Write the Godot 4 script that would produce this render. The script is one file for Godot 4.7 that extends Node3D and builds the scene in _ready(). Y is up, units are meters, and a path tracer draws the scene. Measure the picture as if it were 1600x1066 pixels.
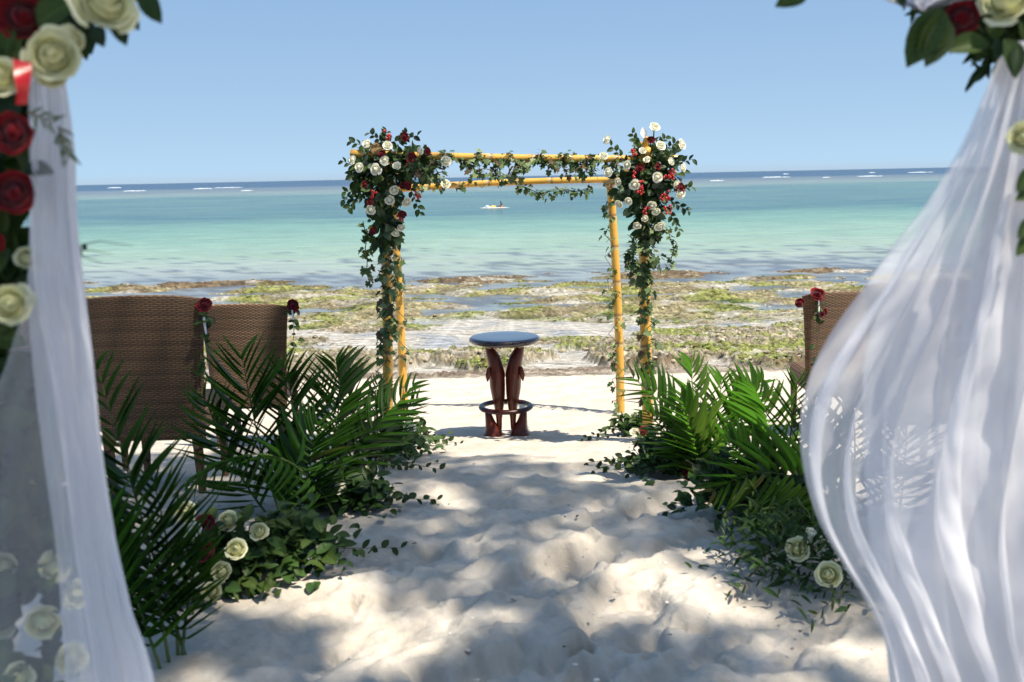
extends Node3D
# A beach wedding aisle: white sand, a bamboo canopy dressed with roses, a reef flat at low tide and a lagoon behind.

const FOCAL := 1556.0
const EYE := Vector3(0, 1.55, 0)
const SEA := -2.87
var cam_basis: Basis
var rng := RandomNumberGenerator.new()
var n1 := FastNoiseLite.new()
var n2 := FastNoiseLite.new()
var nf := FastNoiseLite.new()
var used := {}
var M := {}
var MESH := {}
var prints: Array = []

# ---------------------------------------------------------------- small helpers
func at(px: float, py: float, d: float) -> Vector3:      # the point of the place seen there, d metres ahead
	var r: Vector3 = cam_basis * Vector3((px - 800.0) / FOCAL, -(py - 533.0) / FOCAL, -1.0)
	return EYE + r * (d / -r.z)

func on_ground(px: float, py: float) -> Vector3:
	var r: Vector3 = cam_basis * Vector3((px - 800.0) / FOCAL, -(py - 533.0) / FOCAL, -1.0)
	r = r / -r.z
	var d := 1.0
	while d < 70.0:
		if EYE.y + r.y * d < base_h(d):
			break
		d += 0.02
	return Vector3(r.x * d, base_h(d), -d)

const PD := [-40.0, 2.8, 4.0, 5.2, 6.7, 7.15, 8.3, 10.3, 14.0, 20.0, 30.0, 36.0, 44.0, 60.0, 90.0]
const PH := [0.3, 0.05, 0.03, -0.02, -0.30, -0.35, -0.45, -0.55, -1.0, -1.83, -2.76, -2.83, -2.865, -4.2, -5.0]
func lin_h(d: float) -> float:
	for i in range(1, PD.size()):
		if d < PD[i]:
			return lerpf(PH[i - 1], PH[i], (d - PD[i - 1]) / (PD[i] - PD[i - 1]))
	return -5.0

func base_h(d: float) -> float:
	return (lin_h(d - 0.6) + lin_h(d - 0.3) + lin_h(d) + lin_h(d + 0.3) + lin_h(d + 0.6)) / 5.0

func sand_h(x: float, d: float) -> float:
	var h := base_h(d)
	var worn: float = smoothstep(9.0, 6.5, d) * lerpf(0.55, 1.0, smoothstep(2.4, 0.9, absf(x + 0.05)))
	var a := n1.get_noise_2d(x * 0.75, d * 1.15)
	var b := n1.get_noise_2d(x * 1.9 + 31.0, d * 2.6 - 7.0)
	var c := n2.get_noise_2d(x * 4.4, d * 5.2)
	h += worn * (a * 0.011 + b * 0.004 + (0.45 - absf(c)) * 0.004)
	h += lerpf(0.004, 0.005, worn) * n1.get_noise_2d(x * 9.0, d * 9.0) + worn * 0.0010 * n2.get_noise_2d(x * 24.0, d * 24.0)
	return h

func foot(p: Vector3) -> Vector3:
	return Vector3(p.x, sand_h(p.x, -p.z) - 0.012, p.z)

func lin(r: float, g: float, b: float) -> Color:
	return Color(r, g, b).linear_to_srgb()

func mat(c: Color, rough := 0.7, spec := 0.5, vcol := false) -> StandardMaterial3D:
	var m := StandardMaterial3D.new()
	m.albedo_color = c
	m.roughness = rough
	m.metallic_specular = spec
	m.vertex_color_use_as_albedo = vcol
	m.cull_mode = BaseMaterial3D.CULL_DISABLED
	return m

func leafy(c: Color, rough := 0.45, thru := 0.5) -> StandardMaterial3D:
	var m := mat(c, rough + 0.12, 0.3)
	m.backlight_enabled = true
	m.backlight = Color(thru * 0.62, thru, thru * 0.3)
	return m

func numbered(called: String) -> String:
	var k: int = used.get(called, 0)
	used[called] = k + 1
	return called if k == 0 else "%s_%03d" % [called, k]

func thing(called: String, label: String, category: String, p := Vector3.ZERO, group := "") -> Node3D:
	var o := Node3D.new()
	o.name = numbered(called)
	add_child(o, true)
	o.position = p
	tag(o, label, category, group)
	return o

func tag(o: Node, label: String, category: String, group := "") -> void:
	o.set_meta("label", label)
	o.set_meta("category", category)
	if group:
		o.set_meta("group", group)

func part(called: String, mesh: Mesh, m: Material, parent: Node, t := Transform3D()) -> MeshInstance3D:
	var o := MeshInstance3D.new()
	o.name = called if parent != self else numbered(called)
	o.mesh = mesh
	if m:
		o.material_override = m
	parent.add_child(o, true)
	o.transform = t
	return o

func stuff(called: String, mesh: Mesh, m: Material, parent: Node, ts: Array, cols: Array = []) -> MultiMeshInstance3D:
	var mm := MultiMesh.new()
	mm.transform_format = MultiMesh.TRANSFORM_3D
	mm.use_colors = cols.size() > 0
	mm.mesh = mesh
	mm.instance_count = ts.size()
	for i in ts.size():
		mm.set_instance_transform(i, ts[i])
		if cols.size():
			mm.set_instance_color(i, cols[i])
	var o := MultiMeshInstance3D.new()
	o.name = called if parent != self else numbered(called)
	o.multimesh = mm
	o.material_override = m
	o.set_meta("kind", "stuff")
	parent.add_child(o, true)
	return o

# a leaf or flower is built along +Y with its face to +Z
func facing(dir: Vector3, face: Vector3, sx: float, sy: float, sz: float, p := Vector3.ZERO) -> Transform3D:
	var y := dir.normalized()
	var x := y.cross(face)
	if x.length() < 0.01:
		x = y.cross(Vector3(0.37, 0.61, 0.7))
	x = x.normalized()
	var z := x.cross(y).normalized()
	return Transform3D(Basis(x * sx, y * sy, z * sz), p)

func rnd(a: float, b: float) -> float:
	return rng.randf_range(a, b)

func rvec() -> Vector3:
	var v := Vector3(rng.randfn(), rng.randfn(), rng.randfn())
	return v.normalized() if v.length() > 0.001 else Vector3.UP

# ---------------------------------------------------------------- mesh helpers
func new_st() -> SurfaceTool:
	var st := SurfaceTool.new()
	st.begin(Mesh.PRIMITIVE_TRIANGLES)
	st.set_smooth_group(0)
	return st

# a grid of points (rows of equal length) as a smooth sheet; colours and uvs are optional
func sheet(rows: Array, closed := false, cols: Array = [], uvs: Array = [], flip := false) -> ArrayMesh:
	var v := PackedVector3Array()
	var n := PackedVector3Array()
	var c := PackedColorArray()
	var u := PackedVector2Array()
	var ix := PackedInt32Array()
	var w: int = rows[0].size()
	for i in rows.size():
		for j in w:
			v.append(rows[i][j])
			if cols.size():
				c.append(cols[i][j] if cols[i] is Array else cols[i])
			if uvs.size():
				u.append(uvs[i][j])
	n.resize(v.size())
	for i in rows.size() - 1:
		for j in (w if closed else w - 1):
			var a := i * w + j
			var b := i * w + (j + 1) % w
			var q := [a, b, a + w, b, b + w, a + w]
			if b < a:
				q = [a, b, a + w, b, b + w, a + w]
			if flip:
				q = [a, a + w, b, b, a + w, b + w]
			for k in [0, 3]:
				ix.append(q[k]); ix.append(q[k + 1]); ix.append(q[k + 2])
				var fn := (v[q[k + 2]] - v[q[k]]).cross(v[q[k + 1]] - v[q[k]])
				for m in 3:
					n[q[k + m]] += fn
	for i in n.size():
		n[i] = n[i].normalized() if n[i].length() > 1e-12 else Vector3.UP
	return arrays(v, n, ix, c, u)

func arrays(v: PackedVector3Array, n: PackedVector3Array, ix: PackedInt32Array, c := PackedColorArray(), u := PackedVector2Array()) -> ArrayMesh:
	var a := []
	a.resize(Mesh.ARRAY_MAX)
	a[Mesh.ARRAY_VERTEX] = v
	a[Mesh.ARRAY_NORMAL] = n
	a[Mesh.ARRAY_INDEX] = ix
	if c.size():
		a[Mesh.ARRAY_COLOR] = c
	if u.size():
		a[Mesh.ARRAY_TEX_UV] = u
	var m := ArrayMesh.new()
	m.add_surface_from_arrays(Mesh.PRIMITIVE_TRIANGLES, a)
	return m

func joined(list: Array) -> ArrayMesh:                    # several meshes as one
	var st := SurfaceTool.new()
	for k in list:
		st.append_from(k, 0, Transform3D())
	return st.commit()

# a tube along points with a radius each; capped
func tube(pts: Array, radii: Array, seg := 10, col: Array = [], cap := true) -> ArrayMesh:
	var rows := []
	var cs := []
	var us := []
	var up := Vector3.UP
	var run := 0.0
	for i in pts.size():
		var t: Vector3 = (pts[mini(i + 1, pts.size() - 1)] - pts[maxi(i - 1, 0)]).normalized()
		if i == 0:
			up = Vector3(0, 0, 1) if absf(t.y) > 0.8 else Vector3.UP
		else:
			run += pts[i].distance_to(pts[i - 1])
		var x := up.cross(t).normalized()
		up = t.cross(x).normalized()
		var row := []
		var ur := []
		for j in seg + 1:
			var a := TAU * j / seg
			row.append(pts[i] + (x * cos(a) + up * sin(a)) * radii[i])
			ur.append(Vector2(float(j) / seg, run))
		rows.append(row)
		us.append(ur)
		if col.size():
			cs.append(col[i])
	if cap:
		for e in [0, rows.size() - 1]:
			var dot := []
			var ud := []
			for j in seg + 1:
				dot.append(pts[0] if e == 0 else pts[-1])
				ud.append(Vector2(float(j) / seg, 0))
			if e == 0:
				rows.push_front(dot)
				us.push_front(ud)
				if col.size():
					cs.push_front(col[0])
			else:
				rows.append(dot)
				us.append(ud)
				if col.size():
					cs.append(col[-1])
	return sheet(rows, false, cs, us)

# a lathe round y: profile of Vector2(radius, height)
func lathe(prof: Array, seg := 32) -> ArrayMesh:
	var rows := []
	var us := []
	for p in prof:
		var row := []
		var ur := []
		for j in seg + 1:
			var a := TAU * j / seg
			row.append(Vector3(cos(a) * p.x, p.y, sin(a) * p.x))
			ur.append(Vector2(cos(a) * p.x, sin(a) * p.x))
		rows.append(row)
		us.append(ur)
	return sheet(rows, false, [], us)

# a slab: fn(u, v) gives the middle of the sheet, thick its thickness along z
func slab(fn: Callable, nu: int, nv: int, thick: float, tile: float, wide: float, high: float) -> ArrayMesh:
	var rows := []
	var us := []
	for i in nv + 1:
		var v := float(i) / nv
		var row := []
		var ur := []
		for k in nu + 1:
			var u := -1.0 + 2.0 * k / nu
			row.append(fn.call(u, v) + Vector3(0, 0, thick * 0.5 * sqrt(maxf(0.0, 1.0 - pow(absf(u), 14.0)))))
			ur.append(Vector2(u * wide * 0.5, -v * high) / tile)
		for k in nu + 1:
			var u := 1.0 - 2.0 * k / nu
			row.append(fn.call(u, v) - Vector3(0, 0, thick * 0.5 * sqrt(maxf(0.0, 1.0 - pow(absf(u), 14.0)))))
			ur.append(Vector2(u * wide * 0.5, -v * high) / tile)
		rows.append(row)
		us.append(ur)
	for e in 2:
		var src: Array = rows[0] if e == 0 else rows[-1]
		var u0: Array = us[0] if e == 0 else us[-1]
		var row := []
		for k in src.size():
			row.append((src[k] + src[src.size() - 1 - k]) * 0.5 + Vector3(0, -0.004 if e == 0 else 0.006, 0))
		if e == 0:
			rows.push_front(row); us.push_front(u0)
		else:
			rows.append(row); us.append(u0)
	return sheet(rows, true, [], us, true)

func box(size: Vector3, at_: Vector3, tile := 0.2, r := 0.012) -> ArrayMesh:   # a box with bevelled edges
	var st := new_st()
	var h := size * 0.5
	var i := h - Vector3.ONE * minf(r, minf(h.x, minf(h.y, h.z)) * 0.5)
	st.set_smooth_group(-1)
	for ax in 3:
		var b := (ax + 1) % 3
		var c := (ax + 2) % 3
		for s in [-1.0, 1.0]:
			var q := []
			for k in [[-1, -1], [1, -1], [1, 1], [-1, 1]]:
				var p := Vector3.ZERO
				p[ax] = s * h[ax]; p[b] = k[0] * i[b]; p[c] = k[1] * i[c]
				q.append(p)
			quad(st, q, at_, tile, ax)
			for t in [-1.0, 1.0]:                                # the bevel between this face and its neighbour
				var e := []
				for k in [[0, -1], [0, 1], [1, 1], [1, -1]]:
					var p := Vector3.ZERO
					p[ax] = s * (h[ax] if k[0] == 0 else i[ax])
					p[b] = t * (i[b] if k[0] == 0 else h[b])
					p[c] = k[1] * i[c]
					e.append(p)
				quad(st, e, at_, tile, ax)
	st.generate_normals()
	return st.commit()

func quad(st: SurfaceTool, q: Array, off: Vector3, tile: float, ax: int) -> void:
	var mid: Vector3 = (q[0] + q[1] + q[2] + q[3]) / 4.0
	var nn: Vector3 = (q[2] - q[0]).cross(q[1] - q[0])
	var order := [0, 1, 2, 0, 2, 3] if nn.dot(mid) > 0 else [0, 2, 1, 0, 3, 2]
	for k in order:
		var p: Vector3 = q[k]
		st.set_uv(Vector2(p.z if ax == 0 else p.x, -p.y if ax != 1 else p.z) / tile)
		st.add_vertex(p + off)

# ---------------------------------------------------------------- the things' shapes
func leaf_mesh(wide: float, fold: float, curl: float, tip := 1.0, seg := 6) -> ArrayMesh:
	var rows := []
	var us := []
	for i in seg + 1:
		var t := float(i) / seg
		us.append([Vector2(0, t), Vector2(0.25, t), Vector2(0.5, t), Vector2(0.75, t), Vector2(1, t)])
		var w: float = wide * pow(sin(PI * pow(t, tip) * 0.97 + 0.03), 0.8) * (0.5 if i == seg else 1.0)
		if i == seg:
			w = 0.004
		var bend := -curl * t * t
		var y := t * (1.0 - absf(curl) * 0.25 * t)
		rows.append([Vector3(-w, y, bend + fold * w), Vector3(-w * 0.5, y, bend + fold * w * 0.35), Vector3(0, y, bend), Vector3(w * 0.5, y, bend + fold * w * 0.35), Vector3(w, y, bend + fold * w)])
	return sheet(rows, false, [], us, true)

func ivy_mesh() -> ArrayMesh:
	var rim := [Vector2(0, 0), Vector2(0.28, -0.12), Vector2(0.5, 0.12), Vector2(0.3, 0.32), Vector2(0.46, 0.62), Vector2(0.2, 0.66), Vector2(0, 1.05), Vector2(-0.2, 0.66), Vector2(-0.46, 0.62), Vector2(-0.3, 0.32), Vector2(-0.5, 0.12), Vector2(-0.28, -0.12)]
	var v := PackedVector3Array([Vector3(0, 0.35, 0.0)])
	for p in rim:
		v.append(Vector3(p.x, p.y, 0.22 * absf(p.x) - 0.12 * p.y * p.y))
	var n := PackedVector3Array()
	var ix := PackedInt32Array()
	n.resize(v.size())
	for i in rim.size():
		var a := i + 1
		var b := (i + 1) % rim.size() + 1
		ix.append_array([0, b, a])
	for i in n.size():
		n[i] = Vector3(-v[i].x * 0.4, 0.15, 1).normalized()
	return arrays(v, n, ix)

# a rose opens along +Y, radius about 1
func rose_mesh(open: float, inner: Color, outer: Color, sd: int) -> ArrayMesh:
	var r := RandomNumberGenerator.new()
	r.seed = sd
	var list := []
	var count := 19
	for k in count:
		var t := float(k) / (count - 1)
		var ang := k * 2.39996 + r.randf_range(-0.2, 0.2)
		var half := lerpf(1.5, 0.72, t) * r.randf_range(0.9, 1.1)
		var r1 := lerpf(0.27, lerpf(0.78, 1.05, open), pow(t, 0.8)) * r.randf_range(0.94, 1.05)
		var shut := clampf(1.0 - t / 0.5, 0.0, 1.0)
		var hgt := lerpf(1.18, lerpf(0.98, 0.70, open), t) * r.randf_range(0.96, 1.04)
		var lip := lerpf(0.05, 0.34, t) * r.randf_range(0.7, 1.25)
		var rows := []
		var cs := []
		for i in 7:
			var b := i / 6.0
			var row := []
			var cr := []
			for j in 7:
				var a := -1.0 + j / 3.0
				var rr := lerpf(0.05, r1, sin(PI * 0.5 * minf(b / 0.7, 1.0))) * (1.0 - 0.72 * shut * pow(maxf(0.0, (b - 0.5) / 0.5), 1.6)) + (1.0 - shut) * lip * 0.55 * pow(maxf(0.0, (b - 0.6) / 0.4), 2.0) * (1.0 - 0.35 * a * a)
				rr *= 1.0 + 0.035 * sin(a * 7.0 + k) * b
				var y := hgt * (b - lip * 0.75 * pow(maxf(0.0, (b - 0.66) / 0.34), 2.0)) * (1.0 - 0.16 * a * a * b)
				var th := ang + a * half * lerpf(0.75, 1.0, b)
				row.append(Vector3(cos(th) * rr, y, sin(th) * rr))
				cr.append(inner.lerp(outer, clampf(0.25 * b + 0.85 * t, 0, 1)))
			rows.append(row)
			cs.append(cr)
		list.append(sheet(rows, false, cs, [], true))
	var core := []
	var cc := []
	for p in [Vector2(0.01, 0.2), Vector2(0.2, 0.45), Vector2(0.23, 0.75), Vector2(0.17, 0.98), Vector2(0.08, 1.08), Vector2(0.005, 1.1)]:
		var row := []
		for j in 9:
			row.append(Vector3(cos(TAU * j / 8) * p.x, p.y, sin(TAU * j / 8) * p.x))
		core.append(row)
		cc.append(inner.lerp(outer, 0.35))
	list.append(sheet(core, false, cc))
	# the green calyx under the petals
	for k in 5:
		var th := TAU * k / 5
		var rows := []
		var cs := []
		for i in 4:
			var b := i / 3.0
			var w := 0.2 * (1.0 - b) + 0.01
			var dirv := Vector3(cos(th), 0, sin(th))
			var s := Vector3(-sin(th), 0, cos(th)) * w
			var p := dirv * (0.1 + 0.75 * b) + Vector3(0, 0.02 + 0.18 * b * b - 0.1, 0)
			rows.append([p - s, p, p + s])
			cs.append(Color(0.05, 0.1, 0.02))
		list.append(sheet(rows, false, cs, [], true))
	return joined(list)

func make_shapes() -> void:
	MESH.white = []
	for k in 4:
		MESH.white.append(rose_mesh(0.25 + 0.25 * k, Color(0.84, 0.83, 0.66), Color(0.94, 0.92, 0.83), 11 + k))
	MESH.cream = []
	for k in 3:
		MESH.cream.append(rose_mesh(0.35 + 0.3 * k, Color(0.62, 0.61, 0.26), Color(0.74, 0.73, 0.50), 31 + k))
	MESH.red = []
	for k in 3:
		MESH.red.append(rose_mesh(0.3 + 0.3 * k, Color(0.10, 0.003, 0.006), Color(0.20, 0.005, 0.011), 21 + k))
	MESH.leaf = [leaf_mesh(0.30, 0.35, 0.25, 0.85), leaf_mesh(0.24, 0.5, 0.1, 0.9), leaf_mesh(0.34, 0.25, 0.4, 0.8)]
	MESH.thin = [leaf_mesh(0.12, 0.4, 0.2, 0.85), leaf_mesh(0.10, 0.3, 0.35, 0.9)]
	MESH.leaflet = [leaf_mesh(0.5, 0.5, 0.10, 0.55, 5), leaf_mesh(0.5, 0.4, 0.28, 0.55, 6), leaf_mesh(0.5, 0.6, 0.5, 0.6, 7)]
	MESH.ivy = ivy_mesh()
	var ball := SphereMesh.new()
	ball.radius = 1.0
	ball.height = 2.0
	ball.radial_segments = 10
	ball.rings = 6
	MESH.ball = ball

# noise that repeats without a seam: lattice values that wrap, in octaves
func tile_noise(size: int, cells: int, octaves: int, gain: float, sd: int) -> PackedFloat32Array:
	var r := RandomNumberGenerator.new()
	r.seed = sd
	var out := PackedFloat32Array()
	out.resize(size * size)
	var amp := 1.0
	var total := 0.0
	for o in octaves:
		var lat := PackedFloat32Array()
		lat.resize(cells * cells)
		for i in lat.size():
			lat[i] = r.randf()
		var i0 := PackedInt32Array()
		var i1 := PackedInt32Array()
		var fr := PackedFloat32Array()
		for x in size:
			var p := float(x) * cells / size
			i0.append(int(p) % cells)
			i1.append((int(p) + 1) % cells)
			var t := p - int(p)
			fr.append(t * t * (3.0 - 2.0 * t))
		for y in size:
			var ra := i0[y] * cells
			var rb := i1[y] * cells
			var fy := fr[y]
			for x in size:
				var fx := fr[x]
				var a := lat[ra + i0[x]] * (1.0 - fx) + lat[ra + i1[x]] * fx
				var b := lat[rb + i0[x]] * (1.0 - fx) + lat[rb + i1[x]] * fx
				out[y * size + x] += amp * (a * (1.0 - fy) + b * fy)
		total += amp
		amp *= gain
		cells = mini(cells * 2, size)
	for i in out.size():
		out[i] = clampf(0.5 + (out[i] / total - 0.5) * 1.7, 0.0, 1.0)
	return out

func noise_images(v: PackedFloat32Array, size: int, lo: Color, hi: Color) -> Array:   # [colour, height]
	var a := PackedByteArray()
	var h := PackedByteArray()
	a.resize(size * size * 3)
	h.resize(size * size * 3)
	for i in v.size():
		var c := lo.lerp(hi, v[i])
		a[i * 3] = int(c.r * 255.0)
		a[i * 3 + 1] = int(c.g * 255.0)
		a[i * 3 + 2] = int(c.b * 255.0)
		var q := int(v[i] * 255.0)
		h[i * 3] = q
		h[i * 3 + 1] = q
		h[i * 3 + 2] = q
	return [ImageTexture.create_from_image(Image.create_from_data(size, size, false, Image.FORMAT_RGB8, a)), ImageTexture.create_from_image(Image.create_from_data(size, size, false, Image.FORMAT_RGB8, h))]

func vein_texture() -> ImageTexture:
	var im := Image.create(64, 128, false, Image.FORMAT_RGB8)
	for y in 128:
		for x in 64:
			var u := absf(x - 31.5) / 32.0
			var v := y / 128.0
			var k := 0.72 + 0.10 * n2.get_noise_2d(x * 0.12, y * 0.12)
			k += 0.28 * smoothstep(0.07, 0.0, u)
			k += 0.13 * smoothstep(0.16, 0.0, absf(fposmod(v * 8.0 - u * 1.6, 1.0) - 0.5)) * smoothstep(1.0, 0.2, u)
			im.set_pixel(x, y, Color(k, k, k * 0.96))
	return ImageTexture.create_from_image(im)

func make_materials() -> void:
	var pet := mat(Color.WHITE, 0.55, 0.35, true)
	pet.backlight_enabled = true
	pet.backlight = Color(0.6, 0.6, 0.5)
	M.petal = pet
	var velvet := mat(Color.WHITE, 0.7, 0.25, true)
	velvet.rim_enabled = true
	velvet.rim = 0.3
	velvet.rim_tint = 0.8
	M.velvet = velvet
	M.leaf = [leafy(lin(0.040, 0.085, 0.016), 0.36), leafy(lin(0.070, 0.125, 0.020), 0.4), leafy(lin(0.022, 0.05, 0.016), 0.32), leafy(lin(0.10, 0.15, 0.055), 0.45)]
	var veins := vein_texture()
	for k in M.leaf:
		k.albedo_texture = veins
		k.albedo_color = k.albedo_color.lightened(0.06)
	M.dusty = [leafy(lin(0.13, 0.17, 0.11), 0.6, 0.3), leafy(lin(0.09, 0.125, 0.075), 0.55, 0.3)]
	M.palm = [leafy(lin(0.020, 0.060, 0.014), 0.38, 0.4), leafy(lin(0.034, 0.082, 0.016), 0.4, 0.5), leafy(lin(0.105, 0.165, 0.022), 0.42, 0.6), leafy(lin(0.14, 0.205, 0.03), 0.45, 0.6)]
	M.dry_palm = leafy(lin(0.22, 0.17, 0.06), 0.6, 0.4)
	M.rachis = mat(lin(0.10, 0.14, 0.03), 0.5)
	M.ivy = leafy(Color.WHITE, 0.42, 0.4)
	M.ivy.vertex_color_use_as_albedo = true
	M.vine = mat(lin(0.09, 0.075, 0.035), 0.8)
	M.berry = mat(lin(0.42, 0.012, 0.015), 0.25)
	M.ribbon = mat(lin(0.62, 0.012, 0.016), 0.3)
	M.white_ribbon = mat(lin(0.75, 0.75, 0.78), 0.4)
	var bam := mat(Color.WHITE, 0.34, 0.5, true)
	var tn := NoiseTexture2D.new()
	tn.noise = nf
	tn.width = 256
	tn.height = 256
	tn.seamless = true
	var ramp := Gradient.new()
	ramp.set_color(0, Color(0.60, 0.52, 0.40))
	ramp.add_point(0.45, Color(0.93, 0.90, 0.84))
	ramp.set_color(1, Color(1, 1, 1))
	tn.color_ramp = ramp
	bam.albedo_texture = tn
	bam.uv1_scale = Vector3(1.5, 0.35, 1)
	M.bamboo = bam
	M.bamboo_inside = mat(lin(0.30, 0.18, 0.07), 0.8)
	# polished hardwood
	var g := FastNoiseLite.new()
	g.seed = 5
	g.frequency = 0.03
	g.fractal_octaves = 4
	var wt := NoiseTexture2D.new()
	wt.noise = g
	wt.width = 256
	wt.height = 256
	wt.seamless = true
	var wr := Gradient.new()
	wr.set_color(0, Color(0.20, 0.07, 0.04))
	wr.set_color(1, Color(0.43, 0.165, 0.095))
	wt.color_ramp = wr
	var wood := mat(Color.WHITE, 0.36, 0.4)
	wood.albedo_texture = wt
	wood.uv1_triplanar = true
	wood.uv1_scale = Vector3(9, 1.2, 9)
	wood.clearcoat_enabled = true
	wood.clearcoat = 0.2
	wood.clearcoat_roughness = 0.1
	M.wood = wood
	var dark: StandardMaterial3D = wood.duplicate()
	dark.albedo_color = Color(0.42, 0.36, 0.40)
	dark.roughness = 0.24
	dark.metallic_specular = 0.5
	dark.clearcoat = 1.0
	dark.clearcoat_roughness = 0.08
	dark.uv1_scale = Vector3(1.5, 9, 7)
	M.dark_wood = dark
	M.ring_wood = wood.duplicate()
	M.ring_wood.albedo_color = Color(0.62, 0.55, 0.55)
	M.ring_wood.clearcoat = 0.3
	M.ring_wood.clearcoat_roughness = 0.3
	M.ring_wood.metallic_specular = 0.3
	# wicker: flat strands over and under round stakes
	var size := 256
	var him := Image.create(size, size, false, Image.FORMAT_RGBA8)
	var aim := Image.create(size, size, false, Image.FORMAT_RGBA8)
	var wrng := RandomNumberGenerator.new()
	wrng.seed = 8
	var tones := []
	for k in 16:
		tones.append(wrng.randf_range(0.82, 1.10))
	for y in size:
		for x in size:
			var row := int(y / 16.0)
			var fy := fmod(y, 16.0) / 16.0
			var fx := fmod(x, 64.0) / 64.0
			var over := 0.5 + 0.5 * cos(TAU * fx + (PI if row % 2 else 0.0))
			var strand: float = sqrt(maxf(0.0, 1.0 - pow(absf(fy - 0.5) * 2.05, 2.0)))
			var hh := strand * (0.35 + 0.65 * over)
			him.set_pixel(x, y, Color(hh, hh, hh))
			var tone: float = tones[row] * (0.92 + 0.1 * n2.get_noise_2d(x * 0.11, y * 1.3))
			var gap := smoothstep(0.1, 0.5, hh)
			aim.set_pixel(x, y, Color(0.50 * tone, 0.375 * tone, 0.26 * tone).lerp(Color(0.16, 0.10, 0.06), 1.0 - gap))
	var wick := mat(Color.WHITE, 0.55, 0.4)
	wick.albedo_texture = ImageTexture.create_from_image(aim)
	wick.heightmap_enabled = true
	wick.heightmap_texture = ImageTexture.create_from_image(him)
	wick.heightmap_scale = 0.8
	M.wicker = wick
	var sheer := mat(lin(0.86, 0.85, 0.88), 0.9, 0.2)
	sheer.albedo_color.a = 0.60
	sheer.transparency = BaseMaterial3D.TRANSPARENCY_ALPHA
	sheer.backlight_enabled = true
	sheer.backlight = Color(0.8, 0.8, 0.8)
	M.sheer = sheer
	M.thin = sheer.duplicate()
	M.thin.albedo_color.a = 0.24
	M.dense = sheer.duplicate()
	M.dense.albedo_color.a = 0.86
	M.cotton = mat(lin(0.8, 0.79, 0.82), 0.9, 0.2)
	# sand
	var grit := noise_images(tile_noise(512, 6, 7, 0.72, 3), 512, Color(0.86, 0.84, 0.81), Color(1, 1, 1))
	var sand := mat(Color.WHITE, 0.95, 0.2, true)
	sand.albedo_texture = grit[0]
	sand.uv1_triplanar = true
	sand.uv1_world_triplanar = true
	sand.uv1_scale = Vector3(1.3, 1.3, 1.3)
	sand.heightmap_enabled = true
	sand.heightmap_texture = grit[1]
	sand.heightmap_scale = 1.0
	M.sand = sand
	var crust := noise_images(tile_noise(512, 8, 6, 0.75, 14), 512, Color(0.42, 0.40, 0.36), Color(1, 1, 1))
	var reef := mat(Color.WHITE, 0.85, 0.3, true)
	reef.albedo_texture = crust[0]
	reef.uv1_triplanar = true
	reef.uv1_world_triplanar = true
	reef.uv1_scale = Vector3(0.62, 0.62, 0.62)
	reef.heightmap_enabled = true
	reef.heightmap_texture = crust[1]
	reef.heightmap_scale = 6.0
	M.reef = reef
	# sea
	var swell := noise_images(tile_noise(512, 5, 6, 0.6, 22), 512, Color(0, 0, 0), Color(1, 1, 1))
	var sea := mat(Color.WHITE, 0.22, 0.22, true)
	sea.heightmap_enabled = true
	sea.heightmap_texture = swell[1]
	sea.heightmap_scale = 22.0
	sea.uv1_scale = Vector3(0.05, 0.11, 1)
	M.sea = sea
	M.foam = mat(lin(0.62, 0.65, 0.67), 0.9)
	M.rubble = mat(Color.WHITE, 0.9, 0.3, true)
	M.bark = mat(lin(0.16, 0.12, 0.09), 0.9)
	M.debris = mat(lin(0.10, 0.065, 0.035), 0.9)

# ---------------------------------------------------------------- the setting
func make_prints() -> void:
	# trodden hollows: x, metres ahead, length, width, heading, depth
	for p in [[860, 893, 0.30, 0.17, 0.5, 0.085], [935, 868, 0.26, 0.14, 1.3, 0.06], [740, 775, 0.3, 0.2, 0.3, 0.05], [1080, 788, 0.34, 0.2, 1.2, 0.06], [600, 872, 0.42, 0.2, 1.45, 0.075], [790, 1060, 0.34, 0.2, 1.2, 0.10], [975, 962, 0.3, 0.17, 0.4, 0.09], [1062, 742, 0.22, 0.16, 0.7, 0.07], [1130, 845, 0.3, 0.2, 1.1, 0.05], [880, 790, 0.3, 0.16, 0.9, 0.035], [700, 830, 0.28, 0.16, 0.7, 0.04], [560, 985, 0.4, 0.24, 1.0, 0.05], [1180, 985, 0.36, 0.24, 0.4, 0.06], [820, 735, 0.28, 0.14, 1.3, 0.03], [960, 800, 0.26, 0.14, 0.3, 0.04], [1010, 1030, 0.4, 0.2, 0.9, 0.06], [650, 745, 0.26, 0.16, 0.6, 0.04], [700, 915, 0.3, 0.2, 1.4, 0.03], [880, 830, 0.26, 0.12, 0.6, 0.04], [980, 745, 0.25, 0.13, 1.4, 0.03]]:
		var g := on_ground(p[0], p[1])
		prints.append([g.x, -g.z, p[2], p[3], p[4], p[5] * 0.66])
	for k in 34:
		var d := rnd(2.4, 7.6)
		prints.append([rnd(-2.6, 2.6) if k % 3 == 0 else rnd(-1.0, 1.0), d, rnd(0.09, 0.17), rnd(0.05, 0.09), rnd(-0.9, 0.9), rnd(0.005, 0.014)])
	for k in 24:
		prints.append([rnd(-5, 5), rnd(7.5, 10.0), rnd(0.12, 0.2), rnd(0.07, 0.12), rnd(0, PI), rnd(0.006, 0.014)])

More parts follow.
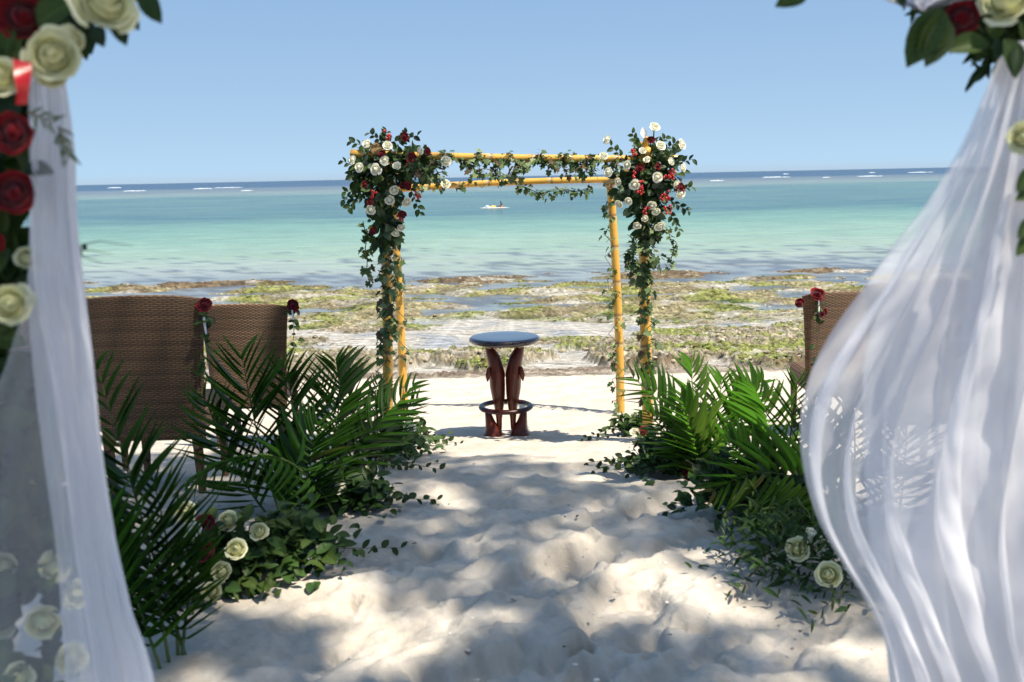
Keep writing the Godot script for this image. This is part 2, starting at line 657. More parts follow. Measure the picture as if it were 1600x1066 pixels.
func fan(called: String, d0: float, d1: float, rows: int, cols: int, spread: float, reef: bool, m: Material) -> void:
	var v := PackedVector3Array()
	var n := PackedVector3Array()
	var c := PackedColorArray()
	var ix := PackedInt32Array()
	v.resize(rows * cols)
	n.resize(rows * cols)
	c.resize(rows * cols)
	var step := pow(d1 / d0, 1.0 / (rows - 1))
	for i in rows:
		var d := d0 * pow(step, i)
		var bh := base_h(d)
		for j in cols:
			var x := d * spread * (2.0 * j / (cols - 1) - 1.0)
			var k := i * cols + j
			if reef:
				var hc := reef_point(x, d, bh)
				v[k] = Vector3(x, hc[0], -d)
				c[k] = hc[1]
			else:
				v[k] = Vector3(x, sand_h(x, d), -d)
				var t := 0.5 + 0.5 * n2.get_noise_2d(x * 0.8, d * 0.8)
				var warm := smoothstep(8.2, 9.6, d + 0.4 * n1.get_noise_2d(x * 0.5, d))
				c[k] = Color(0.61, 0.56, 0.495).lerp(Color(0.55, 0.50, 0.435), t).lerp(Color(0.64, 0.565, 0.485), warm * 0.8)
	if not reef:
		for p in prints:
			var reach: float = p[2] * 2.6
			var i0 := int(floor(log(maxf(p[1] - reach, d0) / d0) / log(step)))
			var i1 := int(ceil(log(maxf(p[1] + reach, d0) / d0) / log(step)))
			var ca := cos(p[4])
			var sa := sin(p[4])
			for i in range(clampi(i0, 0, rows - 1), clampi(i1, 0, rows - 1) + 1):
				var d := d0 * pow(step, i)
				var j0 := int((p[0] - reach) / (d * spread) * 0.5 * (cols - 1) + 0.5 * (cols - 1))
				var j1 := int((p[0] + reach) / (d * spread) * 0.5 * (cols - 1) + 0.5 * (cols - 1)) + 1
				for j in range(clampi(j0, 0, cols - 1), clampi(j1, 0, cols - 1) + 1):
					var q := v[i * cols + j]
					var dx: float = q.x - p[0]
					var dz: float = -q.z - p[1]
					var wob := 1.0 + 0.35 * n1.get_noise_2d(q.x * 5.0, q.z * 5.0) + 0.12 * n2.get_noise_2d(q.x * 17.0, q.z * 17.0)
					var r := sqrt(pow((dx * sa + dz * ca) / p[2], 2.0) + pow((dx * ca - dz * sa) / p[3], 2.0)) * wob
					if r < 2.2:
						var pit := -smoothstep(1.08, 0.66, r) * (1.0 + 0.25 * n2.get_noise_2d(q.x * 14.0, q.z * 14.0))
						var rim := 0.26 * exp(-pow((r - 1.20) / 0.22, 2.0))
						v[i * cols + j].y += p[5] * (pit + rim)
	for i in rows:
		for j in cols:
			var k := i * cols + j
			var ex := v[i * cols + mini(j + 1, cols - 1)] - v[i * cols + maxi(j - 1, 0)]
			var ez := v[maxi(i - 1, 0) * cols + j] - v[mini(i + 1, rows - 1) * cols + j]
			n[k] = ez.cross(ex).normalized()
	ix.resize((rows - 1) * (cols - 1) * 6)
	var at_i := 0
	for i in rows - 1:
		for j in cols - 1:
			var a := i * cols + j
			ix[at_i] = a
			ix[at_i + 1] = a + cols
			ix[at_i + 2] = a + 1
			ix[at_i + 3] = a + 1
			ix[at_i + 4] = a + cols
			ix[at_i + 5] = a + cols + 1
			at_i += 6
	var o := part(called, arrays(v, n, ix, c), m, self)
	o.set_meta("kind", "structure")

# rock mounds in the near sand: x, metres ahead, half width, half depth, height
const ROCKS := [[-2.2, 13.5, 1.15, 2.5, 0.24], [-0.25, 13.6, 0.80, 2.6, 0.28], [1.85, 13.2, 0.85, 2.2, 0.26], [2.35, 16.8, 1.5, 3.0, 0.26], [3.6, 13.4, 1.5, 2.6, 0.20], [5.3, 16.5, 1.7, 3.8, 0.30], [6.8, 13.6, 1.7, 2.6, 0.2], [-3.9, 14.4, 1.2, 2.8, 0.2], [-6.3, 13.8, 1.7, 3.0, 0.22], [-8.8, 14.5, 1.6, 3.4, 0.24], [9.3, 14.0, 1.6, 3.0, 0.24], [-5.4, 20.5, 1.5, 2.2, 0.22], [-10.0, 23.0, 4.2, 3.4, 0.2], [-3.6, 27.0, 1.6, 2.2, 0.1], [4.6, 21.0, 2.0, 2.6, 0.2], [7.9, 22.0, 2.1, 3.2, 0.2], [11.0, 19.0, 2.2, 3.4, 0.24], [-7.4, 17.8, 1.7, 2.4, 0.2], [-4.6, 18.2, 1.0, 1.5, 0.14], [1.2, 20.5, 0.9, 1.2, 0.10]]

func reef_point(x: float, d: float, bh: float) -> Array:
	var warp := n1.get_noise_2d(x * 0.9, d * 0.5) * 0.55 + n2.get_noise_2d(x * 3.0, d * 1.8) * 0.22
	var rock := 0.0
	var tall := 0.0
	if d < 31.0:
		for r in ROCKS:
			var ax: float = absf(x - r[0]) / r[2]
			var ad: float = absf(d - r[1]) / r[3]
			if ax < 1.7 and ad < 1.7:
				var q := 1.0 - sqrt(ax * ax + ad * ad * ad * ad * 0.4 + ad * ad * 0.6) + warp * 0.5 + 0.10 * n2.get_noise_2d(x * 7.0, d * 4.0)
				var s := smoothstep(0.0, 0.15, q)
				if s > rock:
					rock = s
				tall = maxf(tall, s * r[4])
	# the outer flat is rock, weed and pools
	var flat := smoothstep(26.5, 29.5, d + 4.2 * n1.get_noise_2d(x * 0.12 + 9.0, d * 0.05) + 1.5 * warp - 0.16 * x)
	var rough := nf.get_noise_2d(x * 4.6, d * 3.2)
	var fine := n2.get_noise_2d(x * 11.0, d * 7.0)
	var ridge := 0.5 - absf(n2.get_noise_2d(x * 2.3 + 5.0, d * 1.5))
	var h := bh + n1.get_noise_2d(x * 0.6, d * 0.4) * 0.03 * smoothstep(10.6, 13.0, d)
	h += rock * (tall * 0.30 + tall * 0.40 * rough + 0.035 * ridge + 0.022 * fine)
	var pool := n1.get_noise_2d(x * 0.16 + 40.0, d * 0.40) + 0.45 * n1.get_noise_2d(x * 0.6, d * 1.2 + 20.0)
	h += flat * (-0.008 + 0.15 * pool + 0.05 * rough + 0.025 * fine)
	var weed := n1.get_noise_2d(x * 0.28 + 3.0, d * 0.20 + 14.0) + 0.55 * n2.get_noise_2d(x * 1.1, d * 0.8) + 0.25 * fine
	var white := Color(0.74, 0.72, 0.69).lerp(Color(0.52, 0.56, 0.62), smoothstep(0.1, 0.6, n1.get_noise_2d(x * 0.5 + 70.0, d * 0.25)) * smoothstep(14.0, 18.0, d))
	white = Color(0.64, 0.565, 0.485).lerp(white, smoothstep(10.7, 12.0, d))
	var stone := Color(0.27, 0.235, 0.155).lerp(Color(0.38, 0.33, 0.23), 0.5 + 0.9 * rough)
	stone = stone.lerp(Color(0.15, 0.115, 0.07), smoothstep(0.1, 0.6, -rough + 0.3 * fine))
	stone = stone.lerp(Color(0.47, 0.44, 0.38), smoothstep(0.22, 0.5, fine + 0.3 * rough) * 0.7)
	var green := Color(0.17, 0.235, 0.03).lerp(Color(0.33, 0.36, 0.09), 0.5 + fine)
	var deep := Color(0.065, 0.105, 0.022)
	var col := stone.lerp(green, smoothstep(-0.05, 0.35, weed) * 0.85)
	var out := stone.lerp(Color(0.33, 0.30, 0.15), 0.6).lerp(green, smoothstep(-0.1, 0.4, weed) * 0.7)
	out = out.lerp(deep, smoothstep(0.05, -0.25, pool + 0.3 * rough) * smoothstep(-0.35, 0.1, weed) * 0.9)
	out = out.lerp(Color(0.13, 0.075, 0.05), smoothstep(39.5, 43.5, d + 3.0 * warp) * 0.8)
	var speck := n2.get_noise_2d(x * 13.0, d * 5.0)
	var mott := nf.get_noise_2d(x * 1.4 + 60.0, d * 0.9)
	col = col * (1.2 + 0.6 * speck + 0.45 * fine)
	col = col.lerp(Color(0.09, 0.075, 0.045), smoothstep(0.25, 0.6, -speck - 0.3 * rough) * 0.7)
	out = out * (1.30 + 0.75 * speck + 0.3 * fine + 0.5 * mott)
	out = out.lerp(Color(0.50, 0.46, 0.34), smoothstep(0.25, 0.6, mott + 0.4 * speck) * 0.55)
	out = out.lerp(Color(0.07, 0.06, 0.045), smoothstep(0.35, 0.7, -mott - 0.4 * speck) * 0.6)
	out = out.lerp(Color(0.66, 0.64, 0.60), smoothstep(0.32, 0.5, n1.get_noise_2d(x * 0.33 + 120.0, d * 0.5) + 0.25 * n2.get_noise_2d(x * 1.6, d * 2.0)) * 0.8)
	out = out.lerp(Color(0.20, 0.16, 0.12), smoothstep(0.2, 0.6, n1.get_noise_2d(x * 0.4 + 160.0, d * 0.35)) * 0.45)
	var c := white.lerp(col, rock * lerpf(1.0, 0.45, smoothstep(0.3, 0.6, n2.get_noise_2d(x * 1.6 + 12.0, d * 1.0 + 3.0) + 0.3 * fine))).lerp(out, flat)
	# a line of dried weed at the foot of the rocks
	var wrack: float = smoothstep(0.42, 0.1, absf(d - 11.0 - 0.25 * warp - 0.15 * sin(x * 0.7))) * smoothstep(-0.15, 0.25, n2.get_noise_2d(x * 1.7, d * 4.0) + 0.2)
	c = c.lerp(Color(0.17, 0.095, 0.055), wrack * 0.65)
	h += wrack * 0.03 * (1.0 + fine)
	var edge: float = smoothstep(0.0, 0.5, rock) * smoothstep(1.0, 0.6, rock)
	c = c.lerp(Color(0.14, 0.11, 0.07), edge * 0.45 * smoothstep(-0.3, 0.3, fine))
	return [h, c, maxf(rock, flat), weed]

func make_sea() -> void:
	var rows := 420
	var cols := 150
	var v := PackedVector3Array()
	var n := PackedVector3Array()
	var c := PackedColorArray()
	var u := PackedVector2Array()
	var ix := PackedInt32Array()
	# metres ahead and the water's own colour there
	var stops := [[26.0, Color(0.17, 0.21, 0.23)], [43.0, Color(0.18, 0.21, 0.225)], [47.5, Color(0.24, 0.27, 0.255)], [52.0, Color(0.26, 0.31, 0.255)], [62.0, Color(0.225, 0.31, 0.24)], [80.0, Color(0.165, 0.275, 0.215)], [98.0, Color(0.115, 0.225, 0.18)], [112.0, Color(0.08, 0.17, 0.15)], [125.0, Color(0.058, 0.128, 0.125)], [150.0, Color(0.065, 0.132, 0.13)], [210.0, Color(0.072, 0.138, 0.135)], [290.0, Color(0.08, 0.15, 0.142)], [330.0, Color(0.14, 0.195, 0.165)], [400.0, Color(0.145, 0.18, 0.16)], [500.0, Color(0.11, 0.13, 0.135)], [680.0, Color(0.085, 0.105, 0.12)], [750.0, Color(0.014, 0.042, 0.08)], [1500.0, Color(0.010, 0.032, 0.07)], [30000.0, Color(0.009, 0.030, 0.068)]]
	for k in range(4, 12):
		stops[k][1].b *= 0.92
	for i in rows:
		var d := 26.0 * pow(26000.0 / 26.0, float(i) / (rows - 1))
		for j in cols:
			var s := 2.0 * j / (cols - 1) - 1.0
			var x := d * 0.85 * s
			var wave := 0.0
			v.append(Vector3(x, SEA + wave, -d))
			n.append(Vector3.UP)
			u.append(Vector2(x, -d))
			# bands lie along the shore and wander with the bottom
			var lg := log(d)
			var dd := d * (1.0 + 0.07 * n1.get_noise_2d(x / (d * 0.9) * 2.0, lg * 6.0) + 0.05 * n1.get_noise_2d(x / d * 9.0, lg * 22.0)) * (1.0 - 0.06 * x / d)
			if d > 600.0:
				dd = d
			var k := 0
			while k < stops.size() - 2 and stops[k + 1][0] < dd:
				k += 1
			var col: Color = stops[k][1].lerp(stops[k + 1][1], clampf((dd - stops[k][0]) / (stops[k + 1][0] - stops[k][0]), 0, 1))
			var streak := n2.get_noise_2d(x / d * 26.0, lg * 95.0)
			var patch := n1.get_noise_2d(x / d * 7.0 + 3.0, lg * 26.0)
			col = col * (1.0 + 0.16 * streak + 0.10 * patch)
			if d > 115.0 and d < 330.0:
				col = col.lerp(Color(0.02, 0.075, 0.10), smoothstep(0.0, 0.5, n1.get_noise_2d(x / d * 5.0, lg * 14.0 + 8.0)) * 0.55)
			if d < 64.0:                                              # sunken rock shows brown and violet
				col = col.lerp(Color(0.055, 0.06, 0.075), smoothstep(0.12, 0.42, streak + 0.5 * patch + smoothstep(58.0, 44.0, d * (1.0 - 0.16 * x / d)) * 0.40 - 0.18) * 0.75)
			col.a = 1.0
			c.append(col)
	for i in rows - 1:
		for j in cols - 1:
			var a := i * cols + j
			ix.append_array([a, a + cols, a + 1, a + 1, a + cols, a + cols + 1])
	var o := part("sea", arrays(v, n, ix, c, u), M.sea, self)
	o.set_meta("kind", "structure")

func make_breakers() -> void:
	# white water on the outer reef: pixel place and length
	for p in [[178, 291.5, 22], [209, 298.5, 36], [317, 295, 34], [356, 293.5, 46], [386, 298, 18], [1228, 269, 9], [1212, 277, 46], [1290, 277.5, 10], [1358, 275.5, 40], [1362, 270, 9], [1438, 269.5, 40], [1120, 282.5, 22]]:
		var dist := 560.0
		var r: Vector3 = cam_basis * Vector3((p[0] - 800.0) / FOCAL, -(p[1] - 533.0) / FOCAL, -1.0)
		r = r / -r.z
		dist = clampf((SEA - EYE.y) / minf(r.y, -0.0035), 300.0, 1250.0)
		var wide: float = p[2] / FOCAL * dist
		var rows := []
		var seg := 26
		for i in seg + 1:
			var t := -1.0 + 2.0 * i / seg
			var hh: float = (0.55 + 0.45 * n2.get_noise_2d(t * 6.0, p[0])) * sqrt(maxf(0.0, 1.0 - t * t)) * dist * 0.0008
			var x := t * wide * 0.5
			var dz: float = 3.0 * n1.get_noise_2d(t * 2.0, p[0] * 1.3)
			rows.append([Vector3(x, -0.05, dz + 3.0), Vector3(x, hh * 0.75, dz + 1.0), Vector3(x, hh, dz), Vector3(x, -0.05, dz - 2.5)])
		var o := part("breaking_wave", sheet(rows), M.foam, self, Transform3D(Basis(), Vector3(r.x * dist, SEA, -dist)))
		o.set_meta("kind", "structure")

func lump_mesh(sd: int) -> ArrayMesh:
	var rows := []
	for i in 6:
		var th := PI * i / 5.0
		var row := []
		for j in 9:
			var ph := TAU * (j % 8) / 8.0
			var v := Vector3(sin(th) * cos(ph), cos(th), sin(th) * sin(ph))
			row.append(v * (1.0 + 0.5 * n1.get_noise_3d(v.x * 1.6 + sd * 9.0, v.y * 1.6, v.z * 1.6)))
		rows.append(row)
	return sheet(rows)

func tuft_mesh() -> ArrayMesh:
	var list := []
	for k in 7:
		var a := TAU * k / 7.0 + rnd(-0.3, 0.3)
		var o := Vector3(cos(a), 0, sin(a))
		var s := Vector3(-sin(a), 0, cos(a)) * 0.16
		list.append(sheet([[o * 0.1 - s, o * 0.1 + s], [o * 0.6 - s + Vector3(0, 0.55, 0), o * 0.6 + s + Vector3(0, 0.55, 0)], [o * 1.2 - s * 0.2 + Vector3(0, 0.5, 0), o * 1.2 + s * 0.2 + Vector3(0, 0.5, 0)]]))
	return joined(list)

func make_rubble() -> void:
	var stones := []
	var sc := []
	var weeds := []
	var wc := []
	for k in 15000:
		var d := 10.9 * pow(46.0 / 10.9, rng.randf())
		var x := d * rnd(-0.62, 0.62)
		var q := reef_point(x, d, base_h(d))
		if q[2] > 0.5:
			if q[0] < SEA + 0.01:
				continue
			if q[3] + 0.9 * n1.get_noise_2d(x * 0.5 + 80.0, d * 0.3) > rnd(-0.15, 0.35):
				var s := rnd(0.02, 0.055) * lerpf(1.0, 1.7, smoothstep(12.0, 35.0, d))
				weeds.append(Transform3D(Basis(Vector3.UP, rnd(0, TAU)).scaled(Vector3(s, s * rnd(0.5, 1.0), s)), Vector3(x, q[0] - 0.004, -d)))
				wc.append(Color(0.08, 0.12, 0.02).lerp(Color(0.27, 0.31, 0.085), rng.randf()) if rng.randf() < 0.8 else Color(0.16, 0.10, 0.05))
			elif rng.randf() < 0.32:
				var s := rnd(0.012, 0.05) * lerpf(1.0, 1.6, smoothstep(12.0, 35.0, d))
				stones.append(Transform3D(Basis.from_euler(Vector3(rnd(-0.4, 0.4), rnd(0, TAU), rnd(-0.4, 0.4))).scaled(Vector3(s * rnd(0.8, 1.6), s * rnd(0.5, 1.0), s * rnd(0.8, 1.4))), Vector3(x, q[0], -d)))
				var g := rnd(0.4, 1.0)
				sc.append(Color(0.42 * g, 0.36 * g, 0.25 * g))
		elif rng.randf() < 0.07:
			var s := rnd(0.008, 0.03)
			stones.append(Transform3D(Basis(Vector3.UP, rnd(0, TAU)).scaled(Vector3(s * 1.4, s * 0.5, s)), Vector3(x, q[0], -d)))
			sc.append(Color(0.20, 0.15, 0.10).lerp(Color(0.5, 0.46, 0.4), rng.randf()))
	var o := stuff("reef_rubble", lump_mesh(1), M.rubble, self, stones, sc)
	tag(o, "loose coral rubble strewn over the reef flat and the rock mounds", "rubble")
	o = stuff("seaweed", tuft_mesh(), M.ivy, self, weeds, wc)
	tag(o, "short green seaweed tufts carpeting the rocks of the reef flat", "seaweed")
	var bits := []
	var bc := []
	for k in 420:
		var d := rnd(2.5, 9.5)
		var x := rnd(-0.45, 0.45) * d
		var s := rnd(0.0025, 0.008)
		bits.append(Transform3D(Basis.from_euler(Vector3(rnd(0, 3), rnd(0, 3), rnd(0, 3))).scaled(Vector3(s * rnd(0.7, 1.8), s * 0.6, s)), Vector3(x, sand_h(x, d) + 0.001, -d)))
		bc.append(Color(0.75, 0.70, 0.62).lerp(Color(0.25, 0.19, 0.13), rng.randf() * rng.randf()))
	o = stuff("coral_bits", lump_mesh(2), M.rubble, self, bits, bc)
	tag(o, "tiny shell and coral bits scattered over the sand of the aisle", "shell bits")

# ---------------------------------------------------------------- the canopy
func culm(a: Vector3, b: Vector3, r0: float, r1: float, bow := Vector3.ZERO, hollow := false) -> ArrayMesh:
	var pts := []
	var rad := []
	var col := []
	var length := a.distance_to(b)
	var gap := 0.27
	var first := rnd(0.06, 0.24)
	var marks := [0.0]
	var s := first
	while s < length - 0.04:
		for k in [-0.035, -0.008, 0.0, 0.006, 0.03]:
			marks.append(s + k)
		s += gap * rnd(0.85, 1.15)
	marks.append(length)
	var base := Color(0.66, 0.36, 0.055)
	for m in marks:
		var t: float = clampf(m / length, 0.0, 1.0)
		pts.append(a.lerp(b, t) + bow * 4.0 * t * (1.0 - t))
		var r := lerpf(r0, r1, t)
		var dist := 1.0
		var q := first
		for z in 40:
			if absf(m - q) < absf(dist):
				dist = m - q
			q += gap * 0.001
		rad.append(r)
		col.append(base.lerp(Color(0.70, 0.42, 0.09), rnd(0, 0.6)))
	for i in marks.size():                                # the node: a swelling, a groove, a pale ring
		var ph := (i - 1) % 5 if i > 0 and i < marks.size() - 1 else -1
		if ph == 1: rad[i] *= 1.06; col[i] = Color(0.60, 0.45, 0.20)
		if ph == 2: rad[i] *= 1.12; col[i] = Color(0.40, 0.25, 0.09)
		if ph == 3: rad[i] *= 0.96; col[i] = Color(0.22, 0.12, 0.04)
	return tube(pts, rad, 14, col, not hollow)

func make_canopy() -> void:
	var t := thing("bamboo_canopy", "yellow bamboo canopy frame of four posts and four beams behind the table", "canopy")
	var fl := foot(Vector3(-0.885, 0, -6.7)) - Vector3(0, 0.1, 0)
	var fr := foot(Vector3(0.94, 0, -6.7)) - Vector3(0, 0.1, 0)
	var bl := foot(Vector3(-0.935, 0, -8.3)) - Vector3(0, 0.1, 0)
	var br := foot(Vector3(0.905, 0, -8.2)) - Vector3(0, 0.1, 0)
	part("post", culm(fl, at(598, 238, 6.7), 0.036, 0.034, Vector3(0.015, 0, 0)), M.bamboo, t)
	part("post", culm(fr, at(1006, 222, 6.7), 0.039, 0.036, Vector3(-0.012, 0, 0)), M.bamboo, t)
	part("post", culm(bl, at(612, 282, 8.3), 0.035, 0.031, Vector3(0.012, 0, 0)), M.bamboo, t)
	part("post", culm(br, at(953, 281, 8.2), 0.036, 0.032, Vector3(0.02, 0, 0)), M.bamboo, t)
	part("beam", culm(at(548, 240, 6.62), at(1062, 248, 6.62), 0.027, 0.024, Vector3(0, -0.012, 0)), M.bamboo, t)
	part("beam", culm(at(606, 297, 8.25), at(972, 281, 8.15), 0.027, 0.025, Vector3(0, 0.02, 0)), M.bamboo, t)
	var la := at(587, 232, 6.5)
	var lb := at(640, 290, 8.5)
	var side := part("beam", culm(la, lb, 0.034, 0.030, Vector3.ZERO, true), M.bamboo, t)
	var dirv := (lb - la).normalized()
	part("hollow_end", tube([la + dirv * 0.12, la + dirv * 0.002, la - dirv * 0.002, la - dirv * 0.001], [0.027, 0.027, 0.031, 0.036], 14, [], false), M.bamboo_inside, side)
	part("beam", culm(at(1012, 236, 6.5), at(958, 286, 8.35), 0.028, 0.026), M.bamboo, t)
	# lashings where beams cross posts
	for p in [at(599, 243, 6.66), at(1006, 246, 6.66), at(953, 284, 8.18)]:
		var list := []
		for k in 3:
			list.append(tube([p + Vector3(-0.05, -0.035 + k * 0.012, 0.05), p + Vector3(0.05, 0.035 + k * 0.012, 0.05), p + Vector3(0.05, 0.03, -0.05), p + Vector3(-0.05, -0.03, -0.05), p + Vector3(-0.05, -0.035 + k * 0.012, 0.05)], [0.006, 0.006, 0.006, 0.006, 0.006], 5))
		part("lashing", joined(list), M.vine, t)

func ivy_tint() -> Color:
	var q := rng.randf()
	var c := Color(0.035, 0.07, 0.02).lerp(Color(0.12, 0.165, 0.06), rng.randf())
	if q > 0.86:
		c = Color(0.20, 0.24, 0.11)
	elif q < 0.12:
		c = Color(0.09, 0.06, 0.03)
	return c

# ivy along a path: wraps with a radius, count leaves
func ivy(label: String, group: String, path: Array, radius: float, count: int, size: float, hang := 0.0, wraps := 3.0, thick := 0.0) -> void:
	var t := thing("ivy_garland", label, "ivy garland", Vector3.ZERO, group)
	var curve := Curve3D.new()
	for p in path:
		curve.add_point(p)
	var total := curve.get_baked_length()
	var vine := []
	var rad := []
	var ph := rnd(0, TAU)
	var steps := int(maxf(10, total * 16))
	for i in steps + 1:
		var q := float(i) / steps
		var p := curve.sample_baked(q * total)
		var dirv := (curve.sample_baked(minf(q * total + 0.05, total)) - curve.sample_baked(maxf(q * total - 0.05, 0))).normalized()
		var x := dirv.cross(Vector3(0.3, 0.2, 0.93)).normalized()
		var y := x.cross(dirv)
		var a := ph + q * wraps * TAU
		vine.append(p + (x * cos(a) + y * sin(a)) * radius + rvec() * 0.006)
		rad.append(0.0032)
	part("vine", tube(vine, rad, 5), M.vine, t)
	var ts := []
	var cs := []
	for k in count:
		var i := rng.randi_range(0, steps - 1)
		var p: Vector3 = vine[i].lerp(vine[i + 1], rng.randf())
		var out := rvec()
		p += out * rnd(0.0, 0.03 + thick) - Vector3(0, absf(rng.randfn()) * hang, 0)
		var dirv := (out * 0.9 + Vector3(0, -0.75, 0.15)).normalized()
		var s := size * rnd(0.6, 1.25)
		ts.append(facing(dirv, (out + Vector3(0.25, 0.5, 0.7)).normalized() + rvec() * 0.5, s, s, s, p))
		cs.append(ivy_tint())
	stuff("ivy_leaves", MESH.ivy, M.ivy, t, ts, cs)

func rose(parent: Node, p: Vector3, r: float, kind: String, axis: Vector3) -> void:
	var list: Array = MESH[kind]
	var b := facing(axis + rvec() * 0.22, rvec(), r, r, r, p - axis.normalized() * r * 0.5)
	part("rose", list[rng.randi_range(0, list.size() - 1)], M.velvet if kind == "red" else M.petal, parent, b)

func leaf(parent: Node, p: Vector3, dirv: Vector3, face: Vector3, s: float, list: Array, m: Material) -> void:
	part("leaf", list[rng.randi_range(0, list.size() - 1)], m, parent, facing(dirv, face, s, s, s, p))

# an arrangement on a corner of the canopy
func bouquet(label: String, group: String, blobs: Array, whites: Array, reds: Array, berries: Array, count: int, d: float, leaf_size: float) -> Node3D:
	var t := thing("flower_arrangement", label, "flower arrangement", Vector3.ZERO, group)
	for i in count:
		var b: Array = blobs[i % blobs.size()] if i < blobs.size() * 8 else blobs[rng.randi_range(0, blobs.size() - 1)]
		var mid := at(b[0], b[1], d)
		var out := rvec()
		out.z = absf(out.z) if rng.randf() < 0.75 else out.z
		var p: Vector3 = mid + Vector3(out.x * b[2], out.y * b[3], out.z * 0.15) * rnd(0.35, 1.0) / FOCAL * d * Vector3(1, 1, FOCAL / d)
		var s := leaf_size * rnd(0.65, 1.35)
		var dirv := (out + Vector3(0, -0.15, 0.1) + rvec() * 0.55).normalized()
		var m: Material = M.dusty[rng.randi_range(0, 1)] if rng.randf() < 0.24 else M.leaf[rng.randi_range(0, 2)]
		leaf(t, p, dirv, (out * 0.5 + Vector3(0.2, 0.5, 0.7)) + rvec() * 0.5, s, MESH.leaf if rng.randf() < 0.7 else MESH.thin, m)
	var ts := []
	var cs := []
	for i in 420:
		var b: Array = blobs[rng.randi_range(0, blobs.size() - 1)]
		var out := rvec()
		var p: Vector3 = at(b[0], b[1], d + 0.02) + Vector3(out.x * b[2] / FOCAL * d, out.y * b[3] / FOCAL * d, out.z * 0.15) * rnd(0.1, 0.88)
		var s := leaf_size * rnd(0.7, 1.4)
		ts.append(facing(out + rvec() * 0.8, Vector3(0.2, 0.5, 0.7) + rvec() * 0.6, s, s, s, p))
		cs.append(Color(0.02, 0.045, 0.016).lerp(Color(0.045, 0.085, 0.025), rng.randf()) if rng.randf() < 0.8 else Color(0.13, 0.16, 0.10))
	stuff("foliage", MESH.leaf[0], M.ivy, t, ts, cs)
	for w in whites:
		var p := at(w[0], w[1], d - 0.21)
		var side := Vector3((w[0] - blobs[0][0]) / 70.0, -(w[1] - blobs[0][1]) / 110.0 + 0.2, 0.9)
		rose(t, p, w[2] / FOCAL * d * 0.48 * rnd(0.8, 1.15), "white", side)
	for w in reds:
		var p := at(w[0], w[1], d - 0.21)
		rose(t, p, w[2] / FOCAL * d * 0.54, "red", Vector3((w[0] - blobs[0][0]) / 70.0, 0.25, 0.9))
	var bt := []
	for w in berries:
		for k in 7:
			var p := at(w[0] + rng.randfn() * 3.2, w[1] + rng.randfn() * 4.0, d - 0.2 + rng.randfn() * 0.012)
			var s := rnd(0.0065, 0.009)
			bt.append(Transform3D(Basis().scaled(Vector3(s, s * 1.15, s)), p))
	if bt.size():
		stuff("berries", MESH.ball, M.berry, t, bt)
	return t

func zl(list: Array, ox: float, oy: float, k: float, size: float) -> Array:   # places measured on an enlargement
	var out := []
	for p in list:
		out.append([ox + p[0] / k, oy + p[1] / k, size * rnd(0.88, 1.12)])
	return out

func sprig(parent: Node, a: Vector3, b: Vector3, pairs: int, s: float, list: Array, m: Material, droop := 0.0) -> void:
	var pts := []
	var rad := []
	for i in 8:
		var q := i / 7.0
		pts.append(a.lerp(b, q) - Vector3(0, droop * q * q, 0))
		rad.append(lerpf(0.0025, 0.001, q))
	part("stem", tube(pts, rad, 5), M.vine, parent)
	for i in pairs:
		var q := (i + 1.0) / pairs
		var p: Vector3 = pts[int(q * 6.99)].lerp(pts[mini(int(q * 6.99) + 1, 7)], fmod(q * 6.99, 1.0))
		var t := (b - a).normalized()
		var side := t.cross(Vector3(0, 0.2, 1)).normalized() * (1.0 if i % 2 else -1.0)
		leaf(parent, p, t * 0.8 + side * 0.8 + rvec() * 0.2, Vector3(0.1, 0.5, 0.8) + rvec() * 0.4, s * rnd(0.7, 1.15), list, m)

